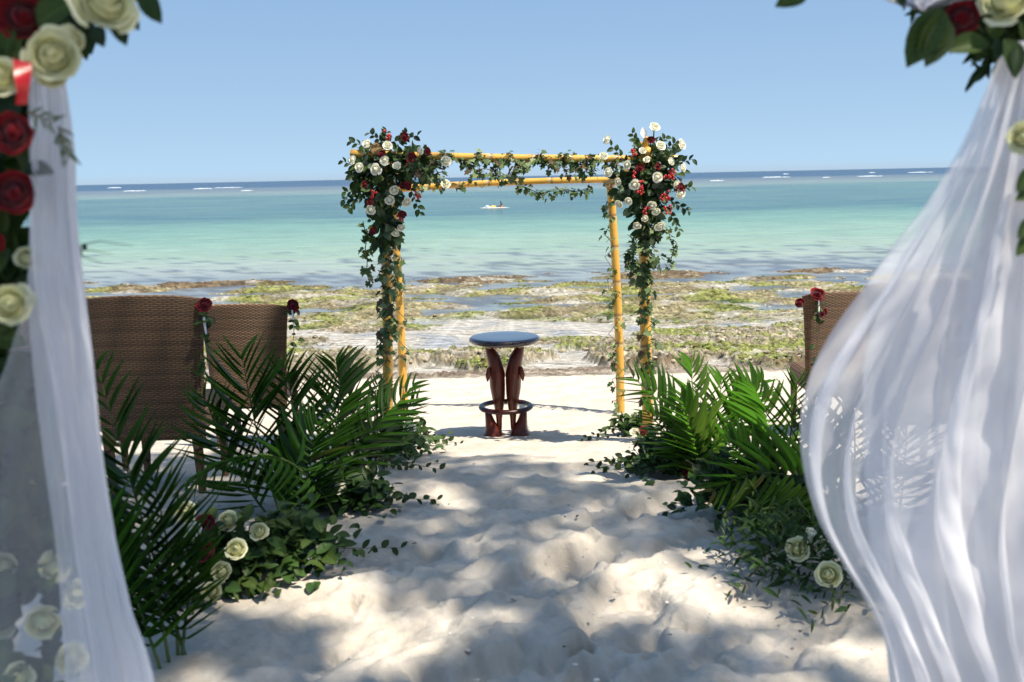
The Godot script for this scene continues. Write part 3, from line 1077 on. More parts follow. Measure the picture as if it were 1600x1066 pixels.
func make_canopy_flowers() -> void:
	var w := zl([[228, 150], [363, 158], [348, 260], [425, 300], [287, 315], [175, 305], [577, 195], [407, 455], [383, 522], [491, 537], [455, 705], [252, 592], [420, 742], [130, 258]], 520, 190, 4.265, 15.5)
	var r := zl([[475, 98], [530, 240], [330, 215], [217, 420], [498, 428], [462, 434], [630, 197], [268, 730], [462, 620], [250, 540]], 520, 190, 4.265, 11.0)
	var be := zl([[515, 258], [265, 480], [440, 645], [565, 490], [375, 92]], 520, 190, 4.265, 1.0)
	var t := bouquet("large bouquet of white and red roses tumbling down the canopy's left front post", "bouquets on the canopy corners", [[600, 258, 44, 40], [602, 296, 44, 46], [600, 346, 24, 50], [640, 256, 30, 22], [574, 268, 26, 30]], w, r, be, 290, 6.62, 0.066)
	for s in [[590, 235, 549, 222], [600, 225, 652, 212], [610, 232, 578, 208], [575, 270, 536, 252], [575, 300, 540, 300], [580, 310, 538, 312], [640, 290, 656, 332], [570, 290, 545, 325], [625, 225, 634, 208], [600, 222, 604, 206]]:
		sprig(t, at(s[0], s[1], 6.55), at(s[2], s[3], 6.45), 9, 0.05, MESH.leaf, M.leaf[rng.randi_range(0, 2)])
	w = zl([[437, 78], [125, 165], [620, 195], [480, 205], [357, 235], [388, 297], [548, 308], [630, 348], [255, 330], [457, 412], [585, 457], [200, 443], [303, 463], [615, 522], [265, 575], [205, 592], [425, 600], [450, 640], [372, 690], [317, 735], [475, 740], [130, 385]], 920, 180, 4.267, 14.0)
	r = zl([[343, 353], [457, 342], [618, 485], [420, 168]], 920, 180, 4.267, 12.0)
	be = zl([[300, 395], [347, 480], [347, 495], [537, 415], [515, 540], [512, 570], [375, 637], [295, 245], [540, 622], [545, 395]], 920, 180, 4.267, 1.0)
	t = bouquet("bouquet of white roses and red berries, one rose rising high, at right front post", "bouquets on the canopy corners", [[1010, 260, 42, 40], [1012, 302, 42, 42], [1010, 342, 24, 36], [987, 285, 28, 32], [1036, 270, 30, 40]], w, r, be, 290, 6.6, 0.064)
	part("stem", tube([at(1017, 240, 6.5), at(1021, 222, 6.46), at(1022, 202, 6.43)], [0.004, 0.004, 0.004], 6), M.leaf[0], t)
	part("torn_bamboo_end", culm(at(1006, 236, 6.56), at(1010, 214, 6.5), 0.03, 0.012), M.bamboo, t)
	part("pale_bud", MESH.leaf[1], M.petal, t, facing(Vector3(-0.15, 1, 0.1), Vector3(0, 0, 1), 0.09, 0.07, 0.09, at(1007, 216, 6.45)))
	for s in [[1000, 240, 988, 208], [1030, 240, 1056, 222], [1040, 260, 1082, 249], [1050, 300, 1080, 292], [1040, 310, 1076, 330], [985, 260, 955, 228], [980, 300, 962, 318], [1045, 330, 1062, 362], [1020, 235, 1040, 215]]:
		sprig(t, at(s[0], s[1], 6.55), at(s[2], s[3], 6.45), 8, 0.046, MESH.leaf, M.leaf[rng.randi_range(0, 2)])
	# loose roses tied to the beams
	var k := thing("white_rose", "white rose tied to the front beam beside the left bouquet", "rose", at(696, 252, 6.5), "single roses tied to the beams")
	rose(k, Vector3.ZERO, 0.032, "white", Vector3(0, 0.3, 1))
	k = thing("white_rose", "white rose tied to the lower back beam near the left posts", "rose", at(696, 288, 8.15), "single roses tied to the beams")
	rose(k, Vector3.ZERO, 0.036, "white", Vector3(0, 0.2, 1))
	k = thing("white_rose", "white rose tied to the front beam beside the right bouquet", "rose", at(943, 245, 6.5), "single roses tied to the beams")
	rose(k, Vector3.ZERO, 0.028, "white", Vector3(0, 0.2, 1))
	var gp := "ivy wound on the bamboo canopy"
	ivy("ivy trailing thick along the front beam and hanging in tufts", gp, [at(655, 246, 6.6), at(740, 247, 6.6), at(830, 249, 6.6), at(965, 250, 6.6)], 0.038, 430, 0.04, 0.012, 7.0, 0.012)
	ivy("short ivy tuft hanging below the front beam left of its middle", gp, [at(730, 256, 6.55), at(760, 268, 6.52), at(800, 272, 6.52), at(818, 260, 6.55)], 0.02, 70, 0.045, 0.025, 2.0, 0.02)
	ivy("ivy tuft sagging under the front beam right of its middle", gp, [at(860, 258, 6.55), at(895, 266, 6.52), at(930, 260, 6.55)], 0.02, 35, 0.042, 0.015, 2.0, 0.01)
	ivy("ivy hanging from the front beam against the left bouquet", gp, [at(640, 250, 6.5), at(670, 262, 6.48), at(690, 262, 6.5)], 0.03, 100, 0.048, 0.035, 2.0, 0.04)
	ivy("ivy strand sagging below the right half of the back beam", gp, [at(808, 292, 8.2), at(850, 300, 8.15), at(890, 297, 8.15), at(925, 294, 8.2)], 0.015, 85, 0.045, 0.01, 2.0, 0.012)
	ivy("sparse ivy along the left half of the back beam", gp, [at(650, 296, 8.2), at(720, 288, 8.2), at(780, 286, 8.2)], 0.04, 28, 0.042, 0.0, 4.0)
	ivy("dense ivy covering the left front post down to the sand", gp, [at(606, 345, 6.58), at(598, 420, 6.6), at(597, 520, 6.62), at(600, 600, 6.64), at(604, 650, 6.66)], 0.046, 95, 0.05, 0.015, 6.0, 0.03)
	ivy("ivy curtain beside the left front post below the bouquet", gp, [at(612, 350, 6.5), at(616, 400, 6.5), at(610, 470, 6.55), at(604, 540, 6.6)], 0.042, 95, 0.05, 0.02, 3.0, 0.04)
	ivy("thin ivy strand dangling free left of the left bouquet", gp, [at(568, 345, 6.5), at(569, 380, 6.48), at(575, 420, 6.5), at(580, 450, 6.55)], 0.008, 26, 0.05, 0.0, 1.0)
	ivy("ivy on the upper half of the left rear post", gp, [at(616, 330, 8.25), at(620, 420, 8.25), at(626, 500, 8.25), at(629, 560, 8.25)], 0.05, 60, 0.045, 0.0, 5.0)
	ivy("ivy along the right front post under its bouquet", gp, [at(1004, 370, 6.6), at(1008, 440, 6.6), at(1012, 530, 6.62), at(1014, 640, 6.65)], 0.056, 120, 0.048, 0.0, 8.0, 0.01)
	ivy("ivy curtain hanging below the right bouquet", gp, [at(1020, 350, 6.5), at(1014, 395, 6.5), at(1012, 440, 6.55)], 0.05, 100, 0.05, 0.02, 2.0, 0.05)
	ivy("ivy strand hanging left of the right front post", gp, [at(995, 370, 6.5), at(992, 410, 6.5), at(1000, 440, 6.55)], 0.03, 70, 0.05, 0.02, 1.0, 0.03)
	ivy("thin ivy strand dangling free right of the right bouquet", gp, [at(1042, 355, 6.5), at(1050, 385, 6.46), at(1051, 420, 6.46)], 0.006, 24, 0.042, 0.0, 1.0)
	ivy("ivy wound sparsely down the right rear post", gp, [at(951, 290, 8.15), at(953, 400, 8.15), at(960, 520, 8.15), at(967, 640, 8.15)], 0.05, 95, 0.045, 0.0, 9.0, 0.012)

# ---------------------------------------------------------------- the table
func make_table() -> void:
	var k := 0.000937
	var t := thing("carved_table", "round dark wooden table on two carved upright dolphins under the bamboo canopy", "table", Vector3(-0.055, base_h(7.15) - 0.01, -7.15))
	t.position.y = sand_h(-0.055, 7.15) - 0.012
	part("tabletop", lathe([Vector2(0.0001, 0.752), Vector2(0.12, 0.7525), Vector2(0.232, 0.752), Vector2(0.247, 0.748), Vector2(0.256, 0.739), Vector2(0.259, 0.728), Vector2(0.256, 0.716), Vector2(0.247, 0.707), Vector2(0.232, 0.703), Vector2(0.0001, 0.703)], 56), M.dark_wood, t)
	var ring := []
	for i in 15:
		var a := TAU * i / 14
		ring.append(Vector2(0.180 + 0.021 * cos(a), 0.225 + 0.018 * sin(a)))
	part("foot_ring", lathe(ring, 56), M.ring_wood, t)
	var body := [[203, 368, 408, 0.018], [232, 364, 416, 0.022], [250, 364, 440, 0.034], [300, 370, 476, 0.052], [350, 380, 492, 0.062], [400, 386, 504, 0.068], [450, 389, 511, 0.070], [500, 391, 513, 0.070], [550, 394, 512, 0.068], [600, 402, 511, 0.062], [650, 412, 507, 0.055], [700, 422, 500, 0.047], [750, 430, 492, 0.040], [800, 436, 484, 0.034], [850, 440, 482, 0.032], [885, 448, 480, 0.03]]
	var fluke := [[752, 350, 398, 0.030], [790, 350, 414, 0.034], [820, 351, 428, 0.040], [850, 351, 446, 0.048], [880, 348, 474, 0.056], [905, 343, 482, 0.064], [930, 326, 488, 0.072], [975, 316, 494, 0.076]]
	for s in [1.0, -1.0]:
		var d := part("dolphin", loft(body, k, s, 0.7), M.wood, t)
		part("tail_fluke", loft(fluke, k, s, 0.35), M.wood, d)
		part("flipper", loft([[382, 380, 398, 0.008], [410, 370, 404, 0.012], [440, 362, 404, 0.013], [470, 366, 394, 0.010], [494, 373, 382, 0.005]], k, s, 0.5, 0.045), M.wood, d)
		part("beak", loft([[200, 370, 408, 0.019], [215, 371, 412, 0.021], [238, 374, 416, 0.021], [247, 380, 412, 0.015]], k, s, 0.6, 0.012), M.bamboo_inside, d)
		part("dorsal_fin", loft([[400, 470, 500, 0.008], [450, 478, 512, 0.008], [480, 490, 514, 0.006]], k, s, 0.5, -0.06), M.wood, d)

func loft(sec: Array, k: float, s: float, ridge: float, dz := 0.0) -> ArrayMesh:   # rows: height, left, right, half depth
	var rows := []
	for q in sec.size() + 2:
		var c: Array = sec[clampi(q - 1, 0, sec.size() - 1)]
		var mid: float = ((c[1] + c[2]) * 0.5 - 515.0) * k * s
		var hw: float = (c[2] - c[1]) * 0.5 * k
		if q == 0 or q == sec.size() + 1:
			hw *= 0.02
		var dep: float = c[3] * (0.02 if q == 0 or q == sec.size() + 1 else 1.0)
		var row := []
		for j in 19:
			var a := TAU * j / 18
			var sq := pow(absf(cos(a)), 1.0) + pow(absf(sin(a)), 1.0)
			var r := lerpf(1.0, 1.0 / sq, ridge * 0.75)
			row.append(Vector3(mid + cos(a) * hw * lerpf(1.0, r * 1.0, 0.25), (945.0 - c[0]) * 0.000944, dz + sin(a) * dep * r * 1.15))
		rows.append(row)
	return sheet(rows)

# ---------------------------------------------------------------- chairs
var chair_mesh := {}
func make_chair(label: String, p: Vector3, turn: float) -> void:
	var t := thing("wicker_chair", label, "chair", p, "wicker chairs in rows beside the aisle")
	t.rotation.y = turn
	if chair_mesh.is_empty():
		chair_mesh.back = slab(func(u: float, v: float) -> Vector3:
			var w := 0.262 + 0.022 * v + 0.030 * pow(v, 3.0)
			return Vector3(u * w, 0.29 + 0.735 * v - 0.030 * pow(absf(u), 3.0) * v * v, 0.02 + 0.06 * v * v - 0.055 * u * u * (0.4 + 0.6 * v)), 22, 26, 0.035, 0.15, 0.56, 0.735)
		chair_mesh.seat = box(Vector3(0.50, 0.15, 0.46), Vector3(0, 0.375, -0.25), 0.14, 0.03)
		chair_mesh.leg = tube([Vector3(0, 0.31, 0), Vector3(0, 0.15, 0), Vector3(0, -0.06, 0)], [0.027, 0.024, 0.018], 10)
	part("backrest", chair_mesh.back, M.wicker, t)
	part("seat", chair_mesh.seat, M.wicker, t)
	for q in [Vector3(-0.225, 0, 0.0), Vector3(0.225, 0, 0.0), Vector3(-0.215, 0, -0.44), Vector3(0.215, 0, -0.44)]:
		part("leg", chair_mesh.leg, M.wicker, t, Transform3D(Basis.from_euler(Vector3(0.08 if q.z > -0.2 else -0.05, 0, 0)), q))

func posy(label: String, p: Vector3, r: float, tail: float, two := false) -> void:
	var t := thing("chair_posy", label, "flower posy", p, "rose posies tied to chair corners")
	rose(t, Vector3.ZERO, r, "red", Vector3(0.1, 0.55, 0.8))
	if two:
		rose(t, Vector3(-0.13, -0.05, 0.05), r * 0.75, "red", Vector3(-0.4, 0.4, 0.8))
		rose(t, Vector3(0.03, -0.12, 0.03), r * 0.6, "red", Vector3(-0.2, 0.1, 0.9))
	for k in 16:
		var q := rng.randf()
		leaf(t, Vector3(rnd(-0.03, 0.03), -0.03 - tail * q * q, 0.02 + rnd(-0.02, 0.03)), Vector3(rnd(-1, 1), rnd(-1.0, 0.2), rnd(0, 0.5)), Vector3(0.2, 0.5, 0.8) + rvec() * 0.3, rnd(0.035, 0.06), MESH.leaf, M.leaf[rng.randi_range(0, 2)])
	part("stem", tube([Vector3(0, -0.02, 0), Vector3(0.008, -tail * 0.5, 0.02), Vector3(-0.004, -tail, 0.01)], [0.003, 0.003, 0.002], 5), M.vine, t)
	part("ribbon", sheet([[Vector3(-0.005, -0.03, 0.025), Vector3(0.006, -0.03, 0.025)], [Vector3(-0.002, -0.09, 0.03), Vector3(0.009, -0.09, 0.025)], [Vector3(0.003, -0.14, 0.025), Vector3(0.013, -0.145, 0.03)]]), M.white_ribbon, t)

# ---------------------------------------------------------------- palm fronds
# base, bend and tip in the picture, how far off the base and the tip are, leaflets a side, leaflet length
func frond(parent: Node, f: Array, hangs: float, m: Material) -> void:
	var a := at(f[0], f[1], f[6])
	a.y = minf(a.y, sand_h(a.x, -a.z)) - 0.03
	var b := at(f[2], f[3], (f[6] + f[7]) * 0.5)
	var c := at(f[4], f[5], f[7])
	var pts := []
	var rad := []
	for i in 15:
		var t := i / 14.0
		pts.append(a.lerp(b, t).lerp(b.lerp(c, t), t))
		rad.append(lerpf(0.0065, 0.0015, t))
	var root := part("frond", tube(pts, rad, 6), M.rachis, parent)
	var hint := Vector3(rnd(-0.3, 0.3), 0.45 + rnd(-0.15, 0.15), 0.85)
	var n: int = int(f[8] * 0.60)
	var wide := 0.0125 * sqrt(f[9] / 0.3) * rnd(0.85, 1.15)
	var dead := rng.randf() < 0.25
	for i in n:
		var t := lerpf(0.14, 0.995, (i + 0.5) / n)
		var p: Vector3 = a.lerp(b, t).lerp(b.lerp(c, t), t)
		var tan: Vector3 = (a.lerp(b, t).direction_to(b.lerp(c, t)))
		var side := tan.cross(hint).normalized()
		var nrm := side.cross(tan).normalized()
		for s in [-1.0, 1.0]:
			if rng.randf() < 0.04:
				continue
			var ang: float = lerpf(1.05, 0.5, pow(t, 1.5)) + rng.randfn() * 0.05
			var dirv: Vector3 = tan * cos(ang) + side * s * sin(ang) + nrm * 0.16 + Vector3(0, -hangs * rnd(0.8, 1.2), 0) + rvec() * 0.05
			var leng: float = f[9] * pow(sin(PI * clampf(t * 0.86 + 0.11, 0, 1)), 0.55) * rnd(0.9, 1.08)
			var kind: int = rng.randi_range(0, 1) if rng.randf() < 0.8 else 2
			part("leaflet", MESH.leaflet[kind], M.dry_palm if dead and t > 0.93 or rng.randf() < 0.012 else m, root, facing(dirv, nrm + rvec() * 0.18, wide * rnd(0.8, 1.1), leng, leng, p))

func palms(label: String, fronds: Array, tone := 0) -> void:
	var t := thing("palm_fronds", label, "palm fronds", Vector3.ZERO, "palm frond bunches along the aisle")
	for f in fronds:
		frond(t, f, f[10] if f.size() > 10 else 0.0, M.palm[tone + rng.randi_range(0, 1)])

# ---------------------------------------------------------------- low garlands on the sand
func garland(label: String, path: Array, wide: float, high: float, count: int, size: float, leaves: Array, mats: Array, roses: Array, trail := 0) -> void:
	var t := thing("flower_garland", label, "flower garland", Vector3.ZERO, "rose and leaf garlands on the sand along the aisle")
	var pts := []
	for p in path:
		pts.append(on_ground(p[0], p[1]))
	var ts := []
	var cs := []
	for i in int(count * 2.6):
		var q := rng.randf() * (pts.size() - 1)
		var g: Vector3 = pts[int(q)].lerp(pts[mini(int(q) + 1, pts.size() - 1)], fmod(q, 1.0))
		var o := Vector3(rng.randfn() * wide * 0.5, 0, rng.randfn() * wide * 0.5)
		var hh := 1.7 * high * exp(-o.length_squared() / (wide * wide)) * sqrt(rng.randf())
		var p := g + o
		p.y = sand_h(p.x, -p.z) + 0.012 + hh
		var dirv := (o * 2.2 + Vector3(0, 0.12 + hh * 2.0, 0) + rvec() * Vector3(0.8, 0.45, 0.8)).normalized()
		var s := size * rnd(0.7, 1.5)
		if i < int(count * 1.1):
			leaf(t, p, dirv, Vector3(0, 1, 0.35) + rvec() * 0.55, s, leaves, mats[rng.randi_range(0, mats.size() - 1)])
		else:
			p.y -= hh * 0.35
			ts.append(facing(dirv, Vector3(0, 1, 0.35) + rvec() * 0.55, s, s, s, p))
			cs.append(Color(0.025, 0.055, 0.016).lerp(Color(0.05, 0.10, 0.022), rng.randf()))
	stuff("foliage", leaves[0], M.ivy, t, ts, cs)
	for w in roses:
		var p := at(w[0], w[1], w[3] - 0.13)
		var lift: float = sand_h(p.x, -p.z) + 0.03
		p.y = maxf(p.y, lift)
		rose(t, p, w[2] * rnd(0.78, 0.98), w[4], Vector3(rnd(-0.4, 0.4), 0.55, 0.75))
	for i in trail:
		var g: Vector3 = pts[rng.randi_range(0, pts.size() - 1)]
		var e := g + Vector3(signf(-g.x) * rnd(0.15, 0.4), 0, rnd(-0.2, 0.25))
		e.y = sand_h(e.x, -e.z) + 0.02
		g.y += 0.07
		sprig(t, g, e, 9, size * 0.8, leaves, mats[rng.randi_range(0, mats.size() - 1)])

# ---------------------------------------------------------------- sheer drapes
func along(list: Array, y: float) -> float:
	var k := 0
	while k < list.size() - 2 and list[k + 1][1] < y:
		k += 1
	var t := clampf((y - list[k][1]) / (list[k + 1][1] - list[k][1]), 0, 1)
	var p0: float = list[maxi(k - 1, 0)][0]
	var p3: float = list[mini(k + 2, list.size() - 1)][0]
	return cubic_interpolate(list[k][0], list[k + 1][0], p0, p3, t)

func drape_mesh(left: Array, right: Array, y0: float, y1: float, d: float, folds: float, lap0: float, lap1: float, deep: float, phase: float, power := 1.0, bunch := 1.0) -> ArrayMesh:
	var rows := []
	var nv := 70
	var nu := 220
	for i in nv + 1:
		var v := float(i) / nv
		var y := lerpf(y0, y1, v)
		var xl := along(left, y)
		var xr := along(right, y)
		var row := []
		for j in nu + 1:
			var u := float(j) / nu
			var w := pow(u, power)
			var ph := TAU * folds * w + phase + 0.5 * sin(v * 3.0 + w * 4.0) + 1.5 * n1.get_noise_2d(w * 3.5 + phase * 7.0, v * 0.8)
			var lap := lerpf(lap0, lap1, u) * (0.85 + 0.75 * n1.get_noise_2d(w * 4.0 + phase * 3.0, v * 1.1 + 5.0)) * smoothstep(0.0, 0.05, u) * smoothstep(1.0, 0.95, u)
			var s := u + lap * sin(ph) / (TAU * folds)
			var z := deep * cos(ph) * lerpf(0.35, 1.0, smoothstep(0.0, 0.35, v)) + 0.010 * n1.get_noise_2d(u * 7.0, v * 5.0) + 0.004 * n1.get_noise_2d(u * 26.0, v * 14.0)
			row.append(at(lerpf(xl, xr, signf(s) * pow(absf(s), lerpf(1.0, bunch, smoothstep(450.0, 960.0, y) - 0.45 * smoothstep(980.0, 1090.0, y)))), y, d + z))
		rows.append(row)
	return sheet(rows)

func make_drapes() -> void:
	var t := thing("sheer_drape", "white sheer drape hanging straight at the left edge over cream roses", "drape", Vector3.ZERO, "sheer white drapes of the entrance arch")
	part("front_sheet", drape_mesh([[58, 100], [56, 200], [48, 330], [40, 450], [12, 560], [-30, 660], [-60, 800], [-80, 1090]], [[98, 100], [108, 180], [117, 250], [119, 330], [129, 430], [144, 560], [158, 700], [180, 845], [206, 955], [234, 1030], [246, 1090]], 104, 1090, 1.56, 4.0, 0.0, 1.0, 0.016, 0.6), M.thin, t)
	part("gathered_edge", drape_mesh([[48, 100], [50, 200], [48, 330], [54, 450], [76, 560], [96, 700], [116, 860], [136, 980], [150, 1090]], [[99, 100], [110, 180], [118, 250], [120, 330], [130, 430], [145, 560], [159, 700], [181, 845], [206, 955], [232, 1030], [244, 1090]], 104, 1090, 1.60, 2.6, 1.4, 2.2, 0.014, 2.0), M.dense, t)
	part("middle_sheet", drape_mesh([[44, 100], [46, 330], [44, 450], [50, 560], [66, 700], [88, 860], [104, 1090]], [[99, 100], [110, 180], [118, 250], [120, 330], [130, 430], [145, 560], [159, 700], [181, 845], [206, 955], [230, 1030], [240, 1090]], 104, 1090, 1.64, 2.2, 0.6, 1.8, 0.012, 4.0), M.sheer, t)
	part("rear_sheet", drape_mesh([[50, 100], [30, 330], [10, 600], [-20, 1090]], [[95, 100], [112, 330], [138, 600], [176, 860], [225, 1090]], 104, 1090, 1.95, 4.0, 0.8, 1.6, 0.02, 1.0), M.thin, t)
	t = thing("sheer_drape", "white sheer drape billowing into the aisle on the right in soft folds", "drape", Vector3.ZERO, "sheer white drapes of the entrance arch")
	var edge := [[1572, 60], [1556, 100], [1532, 160], [1500, 230], [1456, 305], [1398, 380], [1346, 455], [1302, 515], [1268, 580], [1252, 650], [1256, 730], [1280, 815], [1322, 890], [1362, 955], [1384, 1010], [1392, 1090]]
	part("front_sheet", drape_mesh(edge, [[1640, 60], [1650, 300], [1680, 600], [1690, 900], [1690, 1090]], 64, 1090, 1.72, 6.0, 1.8, 3.0, 0.017, 3.4, 0.9, 1.9), M.sheer, t)
	part("middle_sheet", drape_mesh([[1572, 60], [1550, 118], [1500, 245], [1452, 330], [1396, 430], [1352, 560], [1350, 700], [1360, 850], [1378, 960], [1392, 1090]], [[1640, 60], [1650, 300], [1670, 600], [1680, 1090]], 64, 1090, 1.76, 4.6, 1.4, 2.4, 0.014, 5.2, 1.1, 1.4), M.sheer, t)
	part("gathered_sheet", drape_mesh([[1568, 60], [1560, 160], [1545, 300], [1515, 450], [1492, 600], [1455, 760], [1412, 900], [1388, 1010], [1392, 1090]], [[1640, 60], [1650, 300], [1670, 600], [1680, 1090]], 64, 1090, 1.80, 5.5, 1.6, 2.6, 0.018, 1.0, 1.0, 1.5), M.dense, t)
	part("rear_sheet", drape_mesh([[1590, 60], [1570, 300], [1540, 600], [1500, 800], [1430, 960], [1400, 1090]], [[1640, 60], [1660, 600], [1670, 1090]], 64, 1090, 1.88, 3.0, 1.5, 2.6, 0.025, 0.2), M.dense, t)
	# the swag along the arch's top shows only at the right corner
	t = thing("white_swag", "white cloth swag dipping into view under the entrance arch at upper right", "swag")
	part("cloth", drape_mesh([[1330, -90], [1345, -20], [1392, 4], [1440, 18]], [[1640, -90], [1600, -20], [1500, 4], [1445, 18]], -90, 17, 1.75, 4.0, 1.0, 1.4, 0.02, 0.5), M.cotton, t)

# ---------------------------------------------------------------- the entrance arch
func column_flowers(label: String, roses: Array, leaves: int, box2: Array, d: float, extra: Array, thin: float) -> void:
	var t := thing("flower_arrangement", label, "flower arrangement", Vector3.ZERO, "flowers on the entrance arch")
	for i in leaves:
		var q: Array = box2[i % box2.size()]
		var p := at(rnd(q[0], q[2]), rnd(q[1], q[3]), d + rnd(-0.02, 0.16) + (0.10 if q[1] >= 400 and thin < 0.4 else 0.0))
		var out := rvec()
		out.z = absf(out.z)
		leaf(t, p, out + Vector3(0, -0.2, 0), Vector3(0.1, 0.35, 0.9) + rvec() * 0.5, rnd(0.06, 0.095) * (1.0 if thin < 0.4 else 0.72), MESH.thin if rng.randf() < thin else MESH.leaf, M.leaf[rng.randi_range(0, 2)])
	var ts := []
	var cs := []
	for i in leaves * 2:
		var q: Array = box2[rng.randi_range(0, box2.size() - 1)]
		var s := rnd(0.06, 0.095) * (1.0 if thin < 0.4 else 0.7)
		ts.append(facing(rvec(), Vector3(0.1, 0.35, 0.9) + rvec() * 0.6, s, s, s, at(rnd(q[0] - 30, q[2] - 6), rnd(q[1], q[3]), d + rnd(0.08, 0.2))))
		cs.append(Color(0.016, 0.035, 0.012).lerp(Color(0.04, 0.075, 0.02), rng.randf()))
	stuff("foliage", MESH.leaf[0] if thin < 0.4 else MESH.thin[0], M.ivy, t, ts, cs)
	for w in roses:
		rose(t, at(w[0], w[1], (w[4] if w.size() > 4 else d - 0.07) + (0.08 if w[1] > 600 else 0.0)), w[2] / FOCAL * d * 0.43 * rnd(0.88, 1.1), w[3], Vector3((w[5] if w.size() > 5 else rnd(-0.1, 0.6)), rnd(0.0, 0.4), 0.9))
	for e in extra:                                          # single leaves: foot, tip, width, tone
		var a := at(e[0], e[1], d - 0.08)
		var b := at(e[2], e[3], d - 0.10)
		var l := a.distance_to(b)
		part("leaf", MESH.leaf[int(e[5])], M.leaf[int(e[4])], t, facing(b - a, Vector3(rnd(-0.3, 0.3), 0.4, 0.85), l * 1.05, l, l, a))
	return

func make_entrance() -> void:
	var t := thing("entrance_arch", "wooden entrance arch whose flowered posts and top frame the view", "arch")
	for x in [-75.0, 1675.0]:
		var p := at(x, 533, 1.85)
		part("post", tube([Vector3(p.x, -0.1, p.z), Vector3(p.x, 1.0, p.z), Vector3(p.x, 2.02, p.z)], [0.035, 0.033, 0.03], 12), M.bark, t)
	var a := at(-110, -80, 1.85)
	var b := at(1710, -110, 1.85)
	part("beam", tube([Vector3(a.x, 1.99, a.z), Vector3(b.x, 1.99, b.z)], [0.03, 0.03], 12), M.bark, t)
	column_flowers("red and cream roses packed with dark leaves down the left arch post", [
		[35, 30, 74, "red"], [84, 88, 72, "cream", 1.52, 0.5], [160, 6, 92, "cream", 1.5, 0.6], [110, 62, 46, "cream", 1.54, 0.8], [0, 122, 66, "cream", 1.5, 0.5], [76, 112, 50, "cream", 1.55, 0.3],
		[22, 204, 66, "red", 1.5], [18, 300, 74, "red", 1.56, 0.2], [12, 474, 68, "cream", 1.55, 0.4], [42, 405, 44, "cream", 1.62, 0.4], [-20, 380, 60, "red"],
		[62, 738, 64, "cream", 1.72], [84, 886, 62, "cream", 1.7], [122, 930, 56, "cream", 1.72], [66, 970, 66, "cream", 1.68], [110, 1032, 72, "cream", 1.68], [30, 1056, 66, "cream", 1.66], [6, 884, 60, "cream", 1.7], [14, 800, 56, "cream", 1.74], [90, 832, 40, "red", 1.75], [-10, 700, 60, "cream", 1.74], [0, 980, 60, "cream", 1.74]],
		295, [[-110, -60, 60, 90], [-60, 60, 36, 300], [-60, 220, 30, 420], [-60, 400, 36, 760], [-60, 560, 90, 900], [-60, 560, 100, 900], [-60, 760, 120, 1120], [-20, -50, 160, 30]], 1.68,
		[[60, 40, 100, -8, 1, 2], [150, 40, 158, 70, 2, 0], [180, 26, 196, 70, 2, 1], [222, -20, 250, 36, 0, 1], [200, 20, 216, 46, 2, 1], [88, 30, 108, 78, 1, 0], [40, 262, 82, 268, 2, 1], [18, 40, 8, 84, 1, 1], [20, 105, 30, 60, 1, 1]], 0.2)
	column_flowers("dark leaves with a red and a cream rose at the upper right of the arch", [
		[1504, 28, 62, "red", 1.72, -0.3], [1578, 2, 92, "cream", 1.68, -0.5], [1530, -40, 70, "cream"], [1600, 216, 52, "cream", 1.62, -0.7], [1640, 120, 60, "red"]],
		230, [[1440, -60, 1640, 30], [1545, 10, 1640, 100], [1600, 80, 1680, 420], [1500, -60, 1680, 40]], 1.78,
		[[1545, 66, 1478, 76, 1, 1], [1470, 12, 1418, 104, 0, 1], [1478, 20, 1436, 92, 1, 1], [1482, 30, 1448, 104, 3, 1], [1262, -10, 1212, 8, 1, 1], [1400, -14, 1414, 8, 2, 0], [1560, 60, 1556, 96, 2, 1], [1590, 70, 1586, 112, 2, 1], [1612, 262, 1590, 300, 0, 1], [1615, 300, 1588, 312, 1, 1], [1612, 340, 1592, 372, 0, 1], [1614, 360, 1590, 400, 1, 1], [1570, 60, 1600, 120, 0, 0]], 0.55)
	var k := thing("red_ribbon", "shiny red ribbon hanging beside the drape under the cream rose at upper left", "ribbon")
	part("loop", sheet([[at(20, 92, 1.5), at(50, 98, 1.5)], [at(22, 120, 1.47), at(48, 122, 1.49)], [at(26, 142, 1.48), at(45, 143, 1.48)], [at(24, 164, 1.5), at(42, 163, 1.49)]]), M.ribbon, k)
	k = thing("pale_sprig", "small pale green sprig lying over the top of the left drape", "sprig")
	sprig(k, at(44, 175, 1.5), at(80, 192, 1.48), 7, 0.024, MESH.thin, M.leaf[3])
	sprig(k, at(92, 198, 1.49), at(106, 246, 1.48), 12, 0.022, MESH.thin, M.leaf[3])
	k = thing("dark_tendril", "dark thin tendril with small buds sticking out from the left drape over the water", "tendril")
	for e in [[122, 384, 208, 384, 8], [122, 390, 176, 398, 2], [122, 398, 160, 412, 0]]:
		var p0 := at(e[0], e[1], 1.7)
		var p1 := at(e[2], e[3], 1.68)
		var pm := p0.lerp(p1, 0.4) + Vector3(0, e[4] * 0.001, 0)
		part("stem", tube([p0, pm, p1], [0.0012, 0.0009, 0.0004], 5), M.debris, k)
	for e in [[125, 396], [132, 386], [123, 388]]:
		part("bud", MESH.ball, M.leaf[2], k, Transform3D(Basis().scaled(Vector3(0.004, 0.006, 0.004)), at(e[0], e[1], 1.69)))

